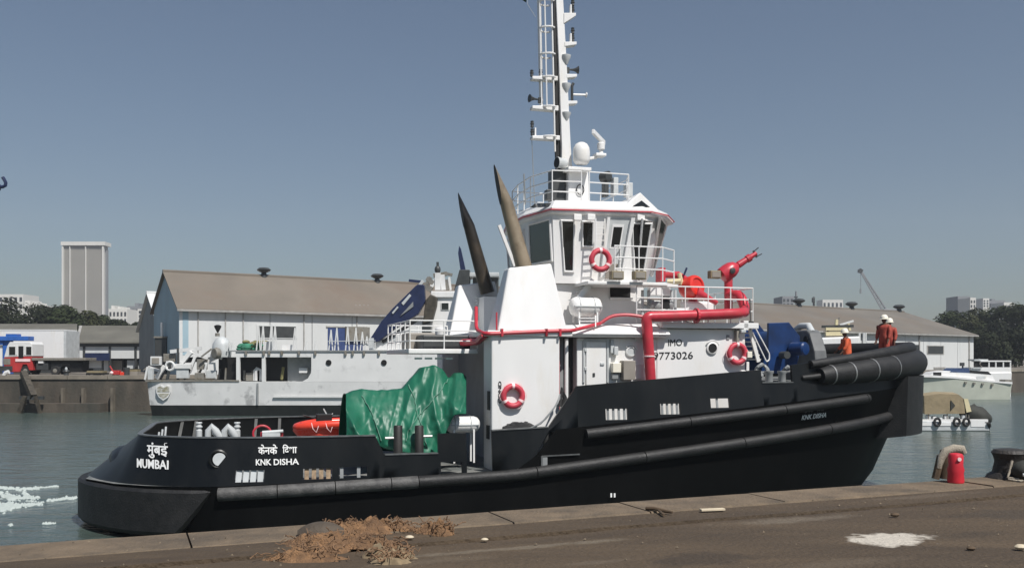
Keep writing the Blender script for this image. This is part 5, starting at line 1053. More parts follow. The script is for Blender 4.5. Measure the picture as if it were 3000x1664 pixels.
# sheds ------------------------------------------------------------------------------------------------------
M['shedwall'] = mat('shed_wall_sheet', (0.60, 0.61, 0.60), 0.6, var=.05, scale=.5, col2=(0.47, 0.49, 0.49), f2=.36, s2=.5, streak=.2)
M['shedblue'] = mat('shed_wall_blue', (0.30, 0.42, 0.48), 0.6, var=.1, scale=.5)
M['roof'] = mat('rusty_roof_sheet', (0.165, 0.142, 0.115), 0.8, var=.12, scale=.25, col2=(0.15, 0.115, 0.088), f2=.42, s2=.12, sharp=.12, bump=.2, bscale=2)
M['roof2'] = mat('grey_brown_roof_sheet', (0.15, 0.135, 0.115), 0.8, var=.14, scale=.25, col2=(0.15, 0.12, 0.09), f2=.42, s2=.1, sharp=.15)
M['gutter'] = mat('gutter', (0.32, 0.31, 0.29), 0.6, var=.2)
class Shed:
    def __init__(s, name, label, corner, head, L, w, ze, zr, npan, wall, roof, gable, u0=0.0):
        s.c = Vector((corner[0], corner[1], 0)); s.h = R(head); s.o = thing(name, label, 'warehouse', (corner[0], corner[1], QUAY_Z), s.h); s.ze, s.zr, s.w, s.L = ze - QUAY_Z, zr - QUAY_Z, w, L
        z = s.ze; st = (L - u0) / npan
        for i in range(npan):
            mb = MB(); mb.box(u0 + i * st + .03, u0 + (i + 1) * st - .03, 0, .15, 0, z); mb.build('wall_panel', M[wall], s.o)
        mb = MB(); mb.box(u0 + .05, L - .05, .16, .3, 0, z); mb.build('inner_wall', M['darkgrey'], s.o)
        for x, nm in ((u0, 'gable_wall'), (L, 'gable_wall')):
            mb = MB(); P = [(x, .01, 0), (x, 2 * w, 0), (x, 2 * w, z), (x, w, s.zr - .12), (x, .01, z)]; mb.loft([P, [(a + (.12 if x == u0 else -.12), b, c) for a, b, c in P]]); mb.build(nm, M[gable], s.o)
        mb = MB(); mb.box(u0, L, 2 * w - .15, 2 * w, 0, z); mb.build('rear_wall', M[wall], s.o)
        ov = .5; sl = (s.zr - z) / w
        for sg in (0, 1):
            y0 = -ov if sg == 0 else 2 * w + ov; P = [(u0 - .3, y0, z - ov * sl), (L + .3, y0, z - ov * sl), (L + .3, w, s.zr), (u0 - .3, w, s.zr)]
            mb = MB(); mb.hexa(P, [(a, b, c + .1) for a, b, c in P]); mb.build('roof', M[roof], s.o)
        mb = MB(); mb.box(u0 - .3, L + .3, -ov - .12, -ov + .02, z - ov * sl - .16, z - ov * sl + .04); mb.build('gutter', M['gutter'], s.o)
        mb = MB(); mb.tube([(u0 - .3, w, s.zr + .1), (L + .3, w, s.zr + .1)], .18, 6); mb.build('ridge_cap', M[roof], s.o)
    def hit(s, px, py, d=0.0):                                         # photo pixel on the front wall
        e = Vector((math.cos(s.h), math.sin(s.h), 0)); n = Vector((-e.y, e.x, 0)); r = Vector(((px - 1500) / F, 1, (HY - py) / F)); o = Vector((0, 0, CZ)); q = s.c + n * d
        t = (q - o).dot(n) / r.dot(n); P = o + r * t; return Vector(((P - s.c).dot(e), d, P.z - QUAY_Z))
    def rect(s, px0, px1, py0, py1, d0, d1, name, m, par=None):
        pm = (px0 + px1) / 2; a, b = s.hit(px0, py1), s.hit(px1, py0); z0, z1 = s.hit(pm, py1).z, s.hit(pm, py0).z; mb = MB(); mb.box(a.x, b.x, d0, d1, max(.02, z0), z1); return mb.build(name, M[m], par or s.o)
    def vent(s, px, scale=1.0):
        lo, hi = 0, s.L; e = Vector((math.cos(s.h), math.sin(s.h), 0)); n = Vector((-e.y, e.x, 0))
        for _ in range(40):
            m = (lo + hi) / 2; P = s.c + e * m + n * s.w
            if 1500 + F * P.x / P.y < px: lo = m
            else: hi = m
        mb = MB(); k = scale; mb.lathe([(.28 * k, -.3), (.28 * k, .2 * k), (.22 * k, .3 * k), (.62 * k, .5 * k), (.68 * k, .62 * k), (.45 * k, .8 * k), (.1 * k, .84 * k)], (lo, s.w, s.zr + .1), (0, 0, 1), 12); mb.build('roof_vent', M['darkgrey'], s.o, smooth=True)
A = Shed('warehouse', 'long white warehouse with brown roof behind the moored white vessel', (-31.8, 88), 33, 62, 5.5, 9.54, 13.2, 14, 'shedwall', 'roof', 'shedblue')
A.vent(773, 1.1); A.vent(1105, 1.1)
for px in (580, 660, 712, 890, 1045): p = A.hit(px, 950); mb = MB(); mb.box(p.x - .05, p.x + .05, -.1, -.004, .2, A.ze - .3); mb.build('downpipe', M['gutter'], A.o)
A.rect(535, 552, 905, 1040, -.02, -.004, 'corner_strip', 'shedblue')
w_ = A.rect(752, 870, 953, 992, -.06, -.004, 'window', 'shedwall'); A.rect(757, 866, 956, 989, -.08, -.06, 'pane', 'black2' if 'black2' in M else 'darkgrey', w_); A.rect(792, 798, 956, 990, -.1, -.08, 'mullion', 'shedwall', w_)
M['doorblue'] = mat('door_blue', (0.03, 0.055, 0.16), 0.6, var=.2)
A.rect(960, 1062, 960, 1034, -.05, -.004, 'sliding_door', 'doorblue'); A.rect(955, 1075, 956, 960, -.1, -.004, 'door_track', 'gutter')
A.rect(1010, 1080, 958, 1000, -.3, -.06, 'door_canopy', 'junk')
for k in range(4): A.rect(1040 + k * 12, 1044 + k * 12, 893, 895, -.02, -.004, 'bracket', 'gutter')
B_ = Shed('warehouse', 'second warehouse gable with white verge left of the brown roofed warehouse', (-37.8, 101), 33, 30, 4.5, 9.2, 12.9, 6, 'shedwall', 'shedwall', 'gableblue') if False else None
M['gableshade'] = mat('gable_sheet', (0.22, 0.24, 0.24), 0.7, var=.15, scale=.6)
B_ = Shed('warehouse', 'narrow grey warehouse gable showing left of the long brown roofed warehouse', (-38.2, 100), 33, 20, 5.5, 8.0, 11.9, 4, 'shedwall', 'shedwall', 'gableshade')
t_ = At('switch_kiosk', 'dark grey kiosk with white pole at the corner of the long warehouse', 'kiosk', 468, 1092, 92); t_.box(452, 487, 990, 1092, 0, 1.8, 'cabin', 'darkgrey', bevel=.05); t_.box(450, 489, 985, 990, -.1, 1.9, 'roof', 'junk'); t_.tube([(475, 990), (475, 945)], .14, 'pole', 'gv2', .5)
C_ = Shed('warehouse', 'white warehouse with grey brown roof behind the bow of the tug', (20.2, 99.2), 36, 57.3, 11, 8.0, 11.6, 13, 'shedwall', 'roof2', 'shedwall')
for px in (2340, 2495, 2634): C_.vent(px, 1.3)
w_ = C_.rect(2715, 2765, 1012, 1038, -.05, -.004, 'window', 'gutter'); C_.rect(2718, 2762, 1014, 1036, -.07, -.05, 'pane', 'darkgrey', w_)
for px in (2525, 2692, 2838): p = C_.hit(px, 1000); mb = MB(); mb.box(p.x - .08, p.x + .08, -.14, -.004, .2, C_.ze - .3); mb.build('downpipe', M['gutter'], C_.o)
C_.rect(2735, 2768, 1075, 1079, -.1, -.004, 'ledge', 'gutter'); C_.rect(2680, 2695, 1010, 1040, -.05, -.004, 'door', 'darkgrey')
# low open shed at the left
M['lowroof'] = mat('asbestos_roof', (0.125, 0.12, 0.10), 0.85, var=.15, scale=.3, col2=(0.09, 0.085, 0.07), f2=.4, s2=.2)
ls = At('transit_shed', 'long low shed with grey roof and white wall panels behind the truck', 'shed', 200, 1092, 112)
def roofslab(px0, px1, pyt, pye, d, name): a, b, c, e = ls.p(px0, pye, 0), ls.p(px1, pye, 0), ls.p(px1, pyt, d), ls.p(px0, pyt, d); mb = MB(); mb.hexa([a, b, c, e], [p + Vector((0, 0, .15)) for p in (a, b, c, e)]); mb.build(name, M['lowroof'], ls.o)
roofslab(-90, 226, 952, 998, 7, 'roof'); roofslab(230, 560, 957, 1006, 7, 'roof'); ls.bar(226, 1000, 237, 957, .3, 'roof_verge', 'gutter', 0, 6.5)
ls.box(-90, 560, 1006, 1014, .3, .8, 'eave_beam', 'darkgrey'); ls.box(-90, 560, 1010, 1092, 5, 5.3, 'rear_wall', 'darkgrey')
for a, b in ((195, 242), (250, 318), (324, 393), (401, 455), (460, 530)): ls.box(a, b, 1015, 1050, .5, .8, 'wall_panel', 'shedwall')
for px in (246, 321, 397, 457): ls.box(px - 3, px + 3, 1012, 1092, .4, .9, 'post', 'darkgrey')
ls.box(249, 320, 1034, 1056, .2, .45, 'shop_board', 'doorblue2' if 'doorblue2' in M else 'navy')
for a, b, c, d in ((255, 297, 1053, 1078), (304, 321, 1055, 1088), (372, 406, 1055, 1080)): ls.box(a, b, c, d, 1.0, 1.4, 'partition', 'lightgrey' if a == 372 else 'shedwall')
ls.box(325, 357, 1056, 1095, 1.5, 1.9, 'partition', 'taupe')
# vehicles and gear on the far quay
M['truckred'] = mat('truck_red', (0.42, 0.035, 0.035), 0.4, var=.15)
M['tyre'] = mat('tyre', (0.02, 0.02, 0.02), 0.8, var=.3, bump=.3)
def wheel(o, c, r, w):
    mb = MB(); mb.lathe([(r * .55, -w / 2), (r * .93, -w / 2), (r, -w / 3), (r, w / 3), (r * .93, w / 2), (r * .55, w / 2)], c, (0, 1, 0), 20); t = mb.build('wheel', M['tyre'], o, smooth=True)
    mb = MB(); mb.lathe([(.05, -w / 2 - .02), (r * .3, -w / 2 - .03), (r * .56, -w / 2 + .02), (r * .56, w / 2)], c, (0, 1, 0), 14); mb.build('hub', M['junk'], t, smooth=True)
tk = At('truck', 'red flatbed truck with white cab roof parked on the far quay', 'truck', 130, 1100, 89)
cab = tk.poly([(10, 1090), (11, 1050), (22, 1012), (92, 1010), (94, 1050), (96, 1085), (85, 1085), (78, 1068), (66, 1068), (58, 1090)], 0, 2.2, 'cab', 'truckred', bevel=.06)
tk.poly([(20, 1014), (28, 1002), (88, 1001), (94, 1008), (94, 1022), (20, 1024)], -.03, 2.23, 'cab_roof', 'gv2', bevel=.05)
for a in ((25, 46, 1014, 1041), (75, 93, 1014, 1041)): f = tk.box(*a, -.06, -.031, 'side_window', 'gv2', cab); tk.box(a[0] + 1.5, a[1] - 1.5, a[2] + 1.5, a[3] - 1.5, -.075, -.06, 'pane', 'glass', f)
tk.box(46, 50, 1012, 1040, -.07, -.031, 'pillar', 'gv2', cab); tk.box(70, 74, 1012, 1040, -.07, -.031, 'pillar', 'gv2', cab); tk.box(54, 68, 1014, 1048, -.06, -.031, 'door_shadow_gap', 'black', cab)
tk.poly([(12, 1046), (21, 1013), (94, 1012), (95, 1043), (60, 1044)], -.025, 2.225, 'cab_upper', 'gv2', cab, bevel=.03)
tk.box(45, 88, 1051, 1059, -.07, -.004, 'side_stripe', 'pink', cab); tk.box(9, 30, 1050, 1068, -.03, 2.2, 'grille', 'junk', cab); tk.box(7, 36, 1072, 1086, -.05, 2.25, 'bumper', 'darkgrey', cab)
tk.box(92, 250, 1048, 1056, -.05, 2.35, 'flatbed', 'junk', bevel=.03); tk.box(95, 245, 1056, 1066, .5, 1.7, 'chassis', 'black'); tk.box(105, 140, 1064, 1084, .1, .8, 'fuel_tank', 'darkgrey', bevel=.06); tk.box(205, 240, 1062, 1090, .4, 1.9, 'rear_frame', 'black')
for px in (73, 160): 
    for d in (.2, 2.0): wheel(tk.o, tk.p(px, 1086, 0) + Vector((0, d, 0)), .46, .3)
tk.box(112, 126, 1058, 1064, -.03, .4, 'side_light', 'gv2')
ct = At('cargo_container', 'plain white box container standing behind the red truck', 'container', 100, 1098, 96); cb = ct.box(-40, 186, 968, 1050, 0, 3, 'box', 'white'); ct.box(186.3, 194, 969, 1050, .02, 2.98, 'end_frame', 'lightgrey', cb); ct.box(-40, 186, 965, 968, -.03, 3.03, 'top_rail', 'gv2', cb); ct.box(-30, 180, 1050, 1098, .5, 2.5, 'trestle', 'darkgrey')
M['kioskblue'] = mat('kiosk_blue', (0.03, 0.12, 0.42), 0.45, var=.15)
kb = At('loading_gantry', 'blue steel frame with white panels behind the red truck cab', 'gantry', 20, 1098, 92.5); kb.box(-60, 82, 985, 998, 0, 1.2, 'beam', 'kioskblue', bevel=.04); kb.box(17, 48, 978, 985, .1, 1, 'motor_housing', 'kioskblue'); kb.box(8, 30, 998, 1098, .3, .9, 'column', 'kioskblue'); kb.box(-60, 8, 998, 1010, .2, .8, 'beam', 'kioskblue'); kb.box(-60, 7, 1011, 1072, .4, .7, 'panel', 'white')
# small things along the far quay edge
def quay_spot(px, d=1.0): return 84.0 + d
bk = At('mooring_bollard', 'white hooked mooring bollard at the far quay edge before the truck cab', 'bollard', 16, 1109, 83.6); bk.tube([(14, 1109), (13, 1098), (17, 1092), (26, 1089)], .2, 'post', 'gv2'); bk.box(9, 19, 1106, 1109, -.3, .3, 'base', 'gv2')
tb = At('timber_dolphin', 'dark leaning timber dolphin against the far quay wall', 'dolphin', 80, 1215, 80.6)
tb.bar(68, 1092, 98, 1162, .5, 'raker', 'darkjunk', 2.0, .3); tb.bar(74, 1160, 58, 1212, .35, 'leg', 'darkjunk', .2); tb.bar(104, 1160, 118, 1212, .25, 'leg', 'darkjunk', .2); tb.bar(58, 1165, 128, 1165, .3, 'cross_beam', 'darkgrey', .4)
b2 = At('mooring_bollard', 'small dark bollard on the far quay behind the truck wheels', 'bollard', 194, 1104, 84.2); c = Vector((0, 0, 0)); mb = MB(); mb.lathe([(.34, 0), (.22, .12), (.2, .4), (.3, .5), (.25, .62), (.1, .66)], c, (0, 0, 1), 14); mb.build('post', M['darkgrey'], b2.o, smooth=True); mb = MB(); mb.lathe([(.12, .66), (.1, .85), (.02, .9)], c, (0, 0, 1), 10); mb.build('cap', M['lightgrey'], b2.o)
rc = At('welding_cart', 'red machine on small wheels on the far quay near the moored vessel', 'machine', 345, 1104, 85.5); rc.box(328, 348, 1085, 1098, 0, .6, 'body', 'truckred', bevel=.05); rc.tube([(330, 1086), (322, 1072)], .07, 'handle', 'truckred'); rc.box(350, 362, 1090, 1100, .1, .5, 'generator', 'orange', bevel=.05); c = rc.p(327, 1092, -.05); mb = MB(); mb.ball(c, .16, 10, 8); mb.build('lamp', M['pink'], rc.o, smooth=True)
for px in (333, 345): wheel(rc.o, rc.p(px, 1101, .1), .16, .1)
hc = At('hand_cart', 'dark hand cart loaded with pallets below the white panels on the far quay', 'cart', 275, 1104, 86); hc.box(254, 300, 1086, 1092, 0, 1, 'load', 'khaki'); hc.box(252, 304, 1092, 1097, 0, 1.1, 'bed', 'black'); hc.box(272, 292, 1080, 1102, .2, .9, 'drum', 'darkgrey', bevel=.05)
for px in (258, 300): wheel(hc.o, hc.p(px, 1099, .1), .2, .12)
dr_ = At('oil_drum', 'dark oil drums pair beside the red machine on the far quay', 'drum', 370, 1104, 86); mb = MB(); mb.lathe([(.29, 0), (.3, .02), (.29, .28), (.31, .3), (.29, .32), (.29, .58), (.31, .6), (.29, .62), (.3, .87), (.27, .88)], (0, 0, 0), (0, 0, 1), 16); mb.build('shell', M['darkgrey'], dr_.o, smooth=True); dr_.o['label'] = 'dark oil drum beside the red machine on the far quay'
cr1 = At('crate', 'brown crate on the far quay next to the stern of the moored vessel', 'crate', 392, 1104, 86.5); cr1.box(380, 402, 1088, 1104, 0, .8, 'box', 'taupe', bevel=.03); cr1.box(380, 402, 1082, 1088, 0, .8, 'lid', 'khaki')
# tower and town -------------------------------------------------------------------------------------------
M['tower'] = mat('tower_concrete', (0.40, 0.385, 0.35), 0.8, var=.06, scale=.05)
M['townwhite'] = mat('town_white', (0.62, 0.61, 0.57), 0.8, var=.05, scale=.05); M['towngrey'] = mat('town_grey', (0.22, 0.23, 0.24), 0.8, var=.08, scale=.05); M['darkwin'] = mat('dark_window', (0.05, 0.055, 0.06), 0.4, var=.1)
tw = At('tower_block', 'tall pale windowless tower block rising over the trees', 'tower', 245, 1000, 620); Yk = 620 / F
tw.box(182, 303, 722, 1000, 0, 7, 'shaft', 'tower'); tw.box(178, 307, 708, 719, -2, 8, 'cornice', 'townwhite'); tw.box(184, 302, 719, 722, .5, 7, 'cornice_recess', 'towngrey')
for px, w in ((183, 5), (204, 2.2), (250, 2.2), (301, 5)): tw.box(px - w / 2, px + w / 2, 722.2, 1000, -1.6, -.02, 'pier', 'townwhite')
k = 0
for px in list(range(189, 203, 3)) + list(range(208, 249, 3)) + list(range(254, 298, 3)): tw.box(px - .55, px + .55, 722.2, 1000, -.7, -.02, 'fin', 'tower')
tw.box(303.2, 312, 732, 1000, 3, 6, 'rear_wing', 'towngrey')
def bldg(px0, px1, pyt, Y, nx, ny, wall, label, py0=None, wpy=None, depth=14, roofbits=()):
    b = At('apartment_block', label, 'building', (px0 + px1) / 2, 1000, Y); b.box(px0, px1, pyt, 1000, 0, depth, 'wall', wall)
    wy = wpy or (pyt + 5, pyt + 45); cw = (px1 - px0) / nx if nx else 0
    for i in range(nx):
        for j in range(ny):
            h = (wy[1] - wy[0]) / ny; b.box(px0 + cw * (i + .25), px0 + cw * (i + .75), wy[0] + h * (j + .2), wy[0] + h * (j + .8), -.12, -.01, 'window', 'darkwin')
    for a in roofbits: b.box(a[0], a[1], a[2], pyt - .05, 2, depth - 2, 'roof_block', wall)
    return b
bldg(-20, 68, 862, 420, 6, 2, 'townwhite', 'white block at the left edge behind the trees'); bldg(70, 114, 893, 400, 4, 2, 'townwhite', 'stepped white houses between two tree crowns at the left', roofbits=((72, 88, 880), (92, 104, 886)))
bldg(318, 372, 905, 380, 5, 2, 'townwhite', 'pale flat block with dark windows right of the tower', roofbits=((326, 334, 895), (345, 352, 898))); bldg(372, 420, 897, 430, 4, 2, 'towngrey', 'grey flat roofed block right of the tower', roofbits=((395, 405, 888),)); bldg(403, 462, 905, 330, 4, 4, 'townwhite', 'white block with four rows of square windows beside the shed gable', wpy=(908, 955)); bldg(424, 470, 884, 480, 4, 2, 'towngrey', 'grey block behind the white windowed block', roofbits=((432, 452, 876),))
bldg(2292, 2326, 868, 420, 3, 3, 'towngrey', 'grey block over the warehouse roof right of the fire monitor'); bldg(2806, 2842, 868, 520, 4, 3, 'towngrey', 'grey block above the trees at the right'); bldg(2842.5, 2859, 872, 500, 2, 3, 'townwhite', 'narrow white block above the trees at the right'); bldg(2880, 2898, 874, 540, 2, 3, 'townwhite', 'small white block above the trees at the right', wpy=(878, 900)); bldg(2941, 2972, 886, 520, 3, 2, 'townwhite', 'low white house above the trees near the right edge'); bldg(2896, 2945, 880, 600, 4, 2, 'towngrey', 'long grey block beyond the trees at the right', roofbits=((2905, 2915, 876),))
bldg(2410, 2470, 878, 700, 5, 2, 'townwhite', 'hazy far building on the skyline over the warehouse roof')
ch1 = At('chimney', 'thin dark chimney on the skyline beside the grey block', 'chimney', 2333, 960, 430); ch1.poly([(2330, 960), (2332, 853), (2335, 853), (2337, 960)], 0, 1.2, 'shaft', 'towngrey'); ch1.box(2329.5, 2337.5, 868, 872, -.2, 1.4, 'collar', 'darkgrey')
ch2 = At('signal_mast', 'slim dark mast above the warehouse roof', 'mast', 2384, 960, 300); ch2.tube([(2385, 960), (2384, 870)], .35, 'pole', 'darkgrey'); ch2.box(2380, 2388, 872, 886, -.4, .4, 'head', 'darkgrey', bevel=.1)
cn = At('harbour_crane', 'hazy lattice boom crane leaning left on the skyline', 'crane', 2606, 960, 420)
for o in ((-3, 0), (3, 0), (-2.4, 1.6), (2.4, 1.6)): cn.bar(2604 + o[0] * 2.6, 930, 2521 + o[0] * .5, 793, .5, 'boom_chord', 'towngrey', o[1], o[1])
for k in range(16):
    t0, t1 = k / 16, (k + 1) / 16; f = lambda t, s: (2604 + (2521 - 2604) * t + s * (8 - 6.3 * t), 930 - 137 * t); a, b = f(t0, -1 if k % 2 else 1), f(t1, 1 if k % 2 else -1); cn.bar(*a, *b, .35, 'lattice_brace', 'towngrey')
cn.poly([(2516, 790), (2522, 786), (2530, 792), (2524, 800), (2516, 798)], -.5, 1, 'boom_head', 'darkgrey'); cn.tube([(2522, 798), (2522, 858)], .14, 'hoist_rope', 'towngrey'); cn.box(2520, 2524, 846, 860, -.3, .3, 'hook_block', 'towngrey'); cn.box(2590, 2640, 905, 960, -2, 4, 'machinery_house', 'towngrey', bevel=.3)
hk = At('crane_hook', 'dark crane hook block at the left edge of the sky', 'crane hook', 2, 545, 60); hk.tube([(-8, 548), (8, 548), (16, 544), (17, 536), (12, 526), (8, 520)], .11, 'hook', 'navy'); hk.tube([(-14, 548), (-14, 480), (-14, -60)], .03, 'wire_rope', 'navy'); hk.box(-22, -6, 538, 556, -.2, .2, 'block', 'navy', bevel=.05)
# trees ---------------------------------------------------------------------------------------------------
def leafmat(n, c): return mat(n, c, 0.85, var=.3, scale=.35, spec=.2)
M['leaf1'] = leafmat('leaf_dark', (0.019, 0.024, 0.011)); M['leaf2'] = leafmat('leaf_mid', (0.028, 0.038, 0.014)); M['leaf3'] = leafmat('leaf_olive', (0.040, 0.044, 0.018)); M['bark'] = mat('bark', (0.06, 0.045, 0.03), 0.9, var=.3)
def tree(px, pyt, wpx, Y, label, lm, seed, zb=QUAY_Z, low=.25):
    rnd = random.Random(seed); top = WP(px, pyt, Y); h = top.z - zb; w = wpx * Y / F / 2
    t = thing('tree', label, 'tree', (top.x, Y, zb), rnd.random() * 6, 'trees behind the far quay')
    mb = MB(); mb.tube([(0, 0, -.3), (.1, 0, h * .25), (.0, .1, h * .5), (.1, 0, h * .8)], [h * .035, h * .027, h * .018, .05], 8)
    for k in range(7):
        a = k * 2.4; z0 = h * (.25 + .06 * k); mb.tube([(0, 0, z0), (w * .4 * math.cos(a), w * .4 * math.sin(a), z0 + h * .12), (w * .75 * math.cos(a), w * .75 * math.sin(a), z0 + h * .2)], [h * .013, h * .009, .03], 6)
    mb.build('trunk', M['bark'], t, smooth=True)
    mb = MB(); vs = []; fs = []; lobes = []
    for k in range(22):
        a = rnd.random() * 6.283; zz = rnd.uniform(low, .86); rr = w * math.sqrt(max(.05, 1 - ((zz - .45) / .55) ** 2)) * rnd.uniform(.35, .85)
        lobes.append((rr * math.cos(a), rr * math.sin(a), h * zz, w * rnd.uniform(.26, .44)))
    lobes.append((0, 0, h * .84, w * .32)); s = max(.28, Y * .0019)
    for lx, ly, lz, lr in lobes:
        for q in range(int(150 + lr * 26)):
            th = math.acos(rnd.uniform(-.75, 1)); ph = rnd.random() * 6.283; r = lr * rnd.uniform(.62, 1.08); c = Vector((lx + r * math.sin(th) * math.cos(ph), ly + r * math.sin(th) * math.sin(ph), lz + r * math.cos(th) * .85))
            n = (Vector((math.sin(th) * math.cos(ph), math.sin(th) * math.sin(ph), math.cos(th) + .5)) + Vector((rnd.gauss(0, .45), rnd.gauss(0, .45), rnd.gauss(0, .45)))).normalized(); u = n.orthogonal().normalized(); v = n.cross(u); k = s * rnd.uniform(.6, 1.5); o = len(vs)
            vs += [c - u * k * .9, c - v * k * .45 + u * k * .1, c + u * k, c + v * k * .45 + u * k * .1]; fs.append((o, o + 1, o + 2, o + 3))
    mb.add(vs, fs); mb.build('crown', M[lm], t)
TR = [(25, 862, 190, 175, 'leaf1', 'broad dark tree crown at the left edge'), (135, 885, 120, 190, 'leaf1', 'dark round tree left of the tower foot'), (192, 878, 130, 180, 'leaf2', 'tallest green tree before the foot of the tower'), (252, 898, 120, 185, 'leaf3', 'olive tree right of the tower foot'), (305, 912, 110, 190, 'leaf2', 'green tree below the pale flat block'), (350, 925, 90, 180, 'leaf1', 'small dark tree below the pale flat block'), (400, 930, 70, 175, 'leaf1', 'small dark tree before the white windowed block'), (440, 945, 70, 172, 'leaf3', 'low tree beside the shed gable'), (80, 915, 110, 165, 'leaf1', 'low dark tree before the stepped white houses'),
      (2742, 945, 110, 205, 'leaf1', 'dark tree at the corner of the right warehouse roof'), (2795, 905, 150, 215, 'leaf2', 'green tree rising behind the right warehouse verge'), (2862, 894, 150, 205, 'leaf3', 'olive tree under the narrow white block'), (2925, 888, 150, 200, 'leaf2', 'wide green tree near the right edge'), (2990, 886, 160, 195, 'leaf1', 'dark tree cut by the right edge'), (2780, 985, 150, 175, 'leaf1', 'low dark tree behind the warehouse end wall'), (2890, 975, 180, 170, 'leaf1', 'low shaded tree behind the white launch'), (2975, 970, 180, 165, 'leaf1', 'low shaded tree at the right edge behind the quay'),
      (2705, 978, 70, 200, 'leaf1', 'low dark tree peeping over the right end of the warehouse roof'), (2395, 884, 40, 420, 'leaf1', 'small tree top over the warehouse roof beside the slim mast'), (2428, 876, 30, 420, 'leaf1', 'tiny tree on the skyline over the warehouse roof')]
for i, (px, pyt, w, Y, lm, lb) in enumerate(TR): tree(px, pyt, w, Y, lb, lm, 50 + i, low=.1 if pyt > 940 else .22)
# boats at the right -----------------------------------------------------------------------------------------
M['palegreen'] = mat('pale_hull', (0.50, 0.52, 0.44), 0.45, var=.08, scale=.8); M['canvas'] = mat('tan_canvas', (0.27, 0.215, 0.13), 0.85, var=.2, scale=1.5, bump=.4, bscale=5); M['darkcanvas'] = mat('dark_canvas', (0.035, 0.036, 0.03), 0.8, var=.3, bump=.5, bscale=5); M['windblue'] = mat('windscreen_blue', (0.05, 0.08, 0.17), 0.2, var=.2)
sb = At('motor_launch', 'pale green white motor launch moored behind the tug bow', 'boat', 2840, 1172, 108)
mb = MB(); rings = []
for px, top, w in ((2966, 1125, 1.5), (2900, 1119, 1.65), (2800, 1110, 1.6), (2700, 1104, 1.3), (2620, 1100, .7), (2580, 1097, .1)):
    a, b = sb.p(px, top, 0), sb.p(px - (4 if px > 2700 else -12), 1174, 0); rings.append([Vector((a.x, 1.6 - w, a.z)), Vector((b.x, 1.6 - w * .85, b.z)), Vector((b.x, 1.6 + w * .85, b.z)), Vector((a.x, 1.6 + w, a.z))])
mb.loft(rings); mb.build('hull', M['palegreen'], sb.o, smooth=True, ang=30)
sb.poly([(2700, 1104), (2790, 1108), (2900, 1119), (2966, 1125), (2966, 1119), (2915, 1116), (2800, 1103), (2700, 1097)], -.06, 3.2, 'gunwale', 'white'); cb = sb.poly([(2720, 1104), (2735, 1090), (2770, 1086), (2905, 1096), (2917, 1118)], .5, 2.7, 'cabin', 'white', bevel=.05)
sb.poly([(2782, 1090), (2798, 1078), (2838, 1078), (2842, 1092)], .48, 2.72, 'windscreen', 'windblue', cb); sb.poly([(2840, 1092), (2846, 1085), (2895, 1088), (2905, 1097)], .47, 2.73, 'side_window', 'black', cb); sb.box(2735, 2758, 1090, 1100, .44, .5, 'hatch', 'black', cb); sb.box(2862, 2888, 1102, 1108, .44, .49, 'air_intake', 'lightgrey', cb); sb.box(2945, 2966, 1112, 1122, .2, 1.5, 'engine_box', 'junk'); sb.tube([(2820, 1078), (2821, 1062)], .1, 'mast', 'darkgrey', 1.4); sb.box(2816, 2826, 1062, 1072, 1.2, 1.6, 'radar', 'darkgrey')
for px in (2830, 2855, 2880, 2908): sb.box(px - 3, px + 3, 1118 + (px - 2830) * .08, 1124 + (px - 2830) * .08, -.16, .0, 'fender', 'junk')
fb = At('ferry_launch', 'small white ferry launch with open windowed cabin behind the pale motor launch', 'boat', 2905, 1160, 117)
mb = MB(); a, b, c, d = fb.p(2845, 1092), fb.p(2965, 1090), fb.p(2962, 1166), fb.p(2855, 1166); mb.loft([[a, b, c, d], [p + Vector((0, 2.6, 0)) for p in (a, b, c, d)]]); mb.build('hull', M['white'], fb.o, bevel=.1)
fb.box(2873, 2963, 1056, 1060, .1, 2.5, 'roof', 'white', bevel=.03); fb.box(2846, 2963, 1076, 1091.5, .15, 2.4, 'cabin_side', 'white', bevel=.03)
for px in (2898, 2918, 2940, 2961): fb.box(px - 1.5, px + 1.5, 1060, 1076, .15, .3, 'pillar', 'white')
for a, b in ((2900, 2917), (2920, 2938), (2942, 2960), (2855, 2870), (2878, 2895)): fb.box(a, b, 1060.5 if a > 2890 else 1058, 1075.5, .5, .6, 'window', 'black')
fb.box(2855, 2895, 1052, 1057, .3, 2, 'wheel_cover', 'lightgrey'); fb.box(2850, 2876, 1076, 1080, 0, .1, 'rubbing_strip', 'lightgrey')
rf = At('work_raft', 'low white work raft with tan canopy and tyre fenders beside the tug bow', 'raft', 2780, 1263, 61)
mb = MB(); P = [rf.p(*q) for q in ((2640, 1246), (2690, 1232), (2896, 1240), (2900, 1262), (2700, 1262), (2650, 1256))]; mb.loft([P, [p + Vector((0, 2.4, 0)) for p in P]]); mb.build('pontoon', M['lightgrey'], rf.o, bevel=.05)
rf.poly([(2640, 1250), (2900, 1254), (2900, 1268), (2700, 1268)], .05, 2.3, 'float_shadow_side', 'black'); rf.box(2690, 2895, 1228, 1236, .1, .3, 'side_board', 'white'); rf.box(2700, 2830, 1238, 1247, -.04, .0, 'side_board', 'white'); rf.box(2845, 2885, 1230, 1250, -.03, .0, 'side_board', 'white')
for px in (2746, 2803, 2831): c = rf.p(px, 1236, -.12); mb = MB(); mb.tube([c + Vector((.19 * math.cos(a), 0, .24 * math.sin(a))) for a in [6.283 * k / 18 for k in range(18)]], .085, 8, closed=True); mb.build('tyre_fender', M['tyre'], rf.o, smooth=True)
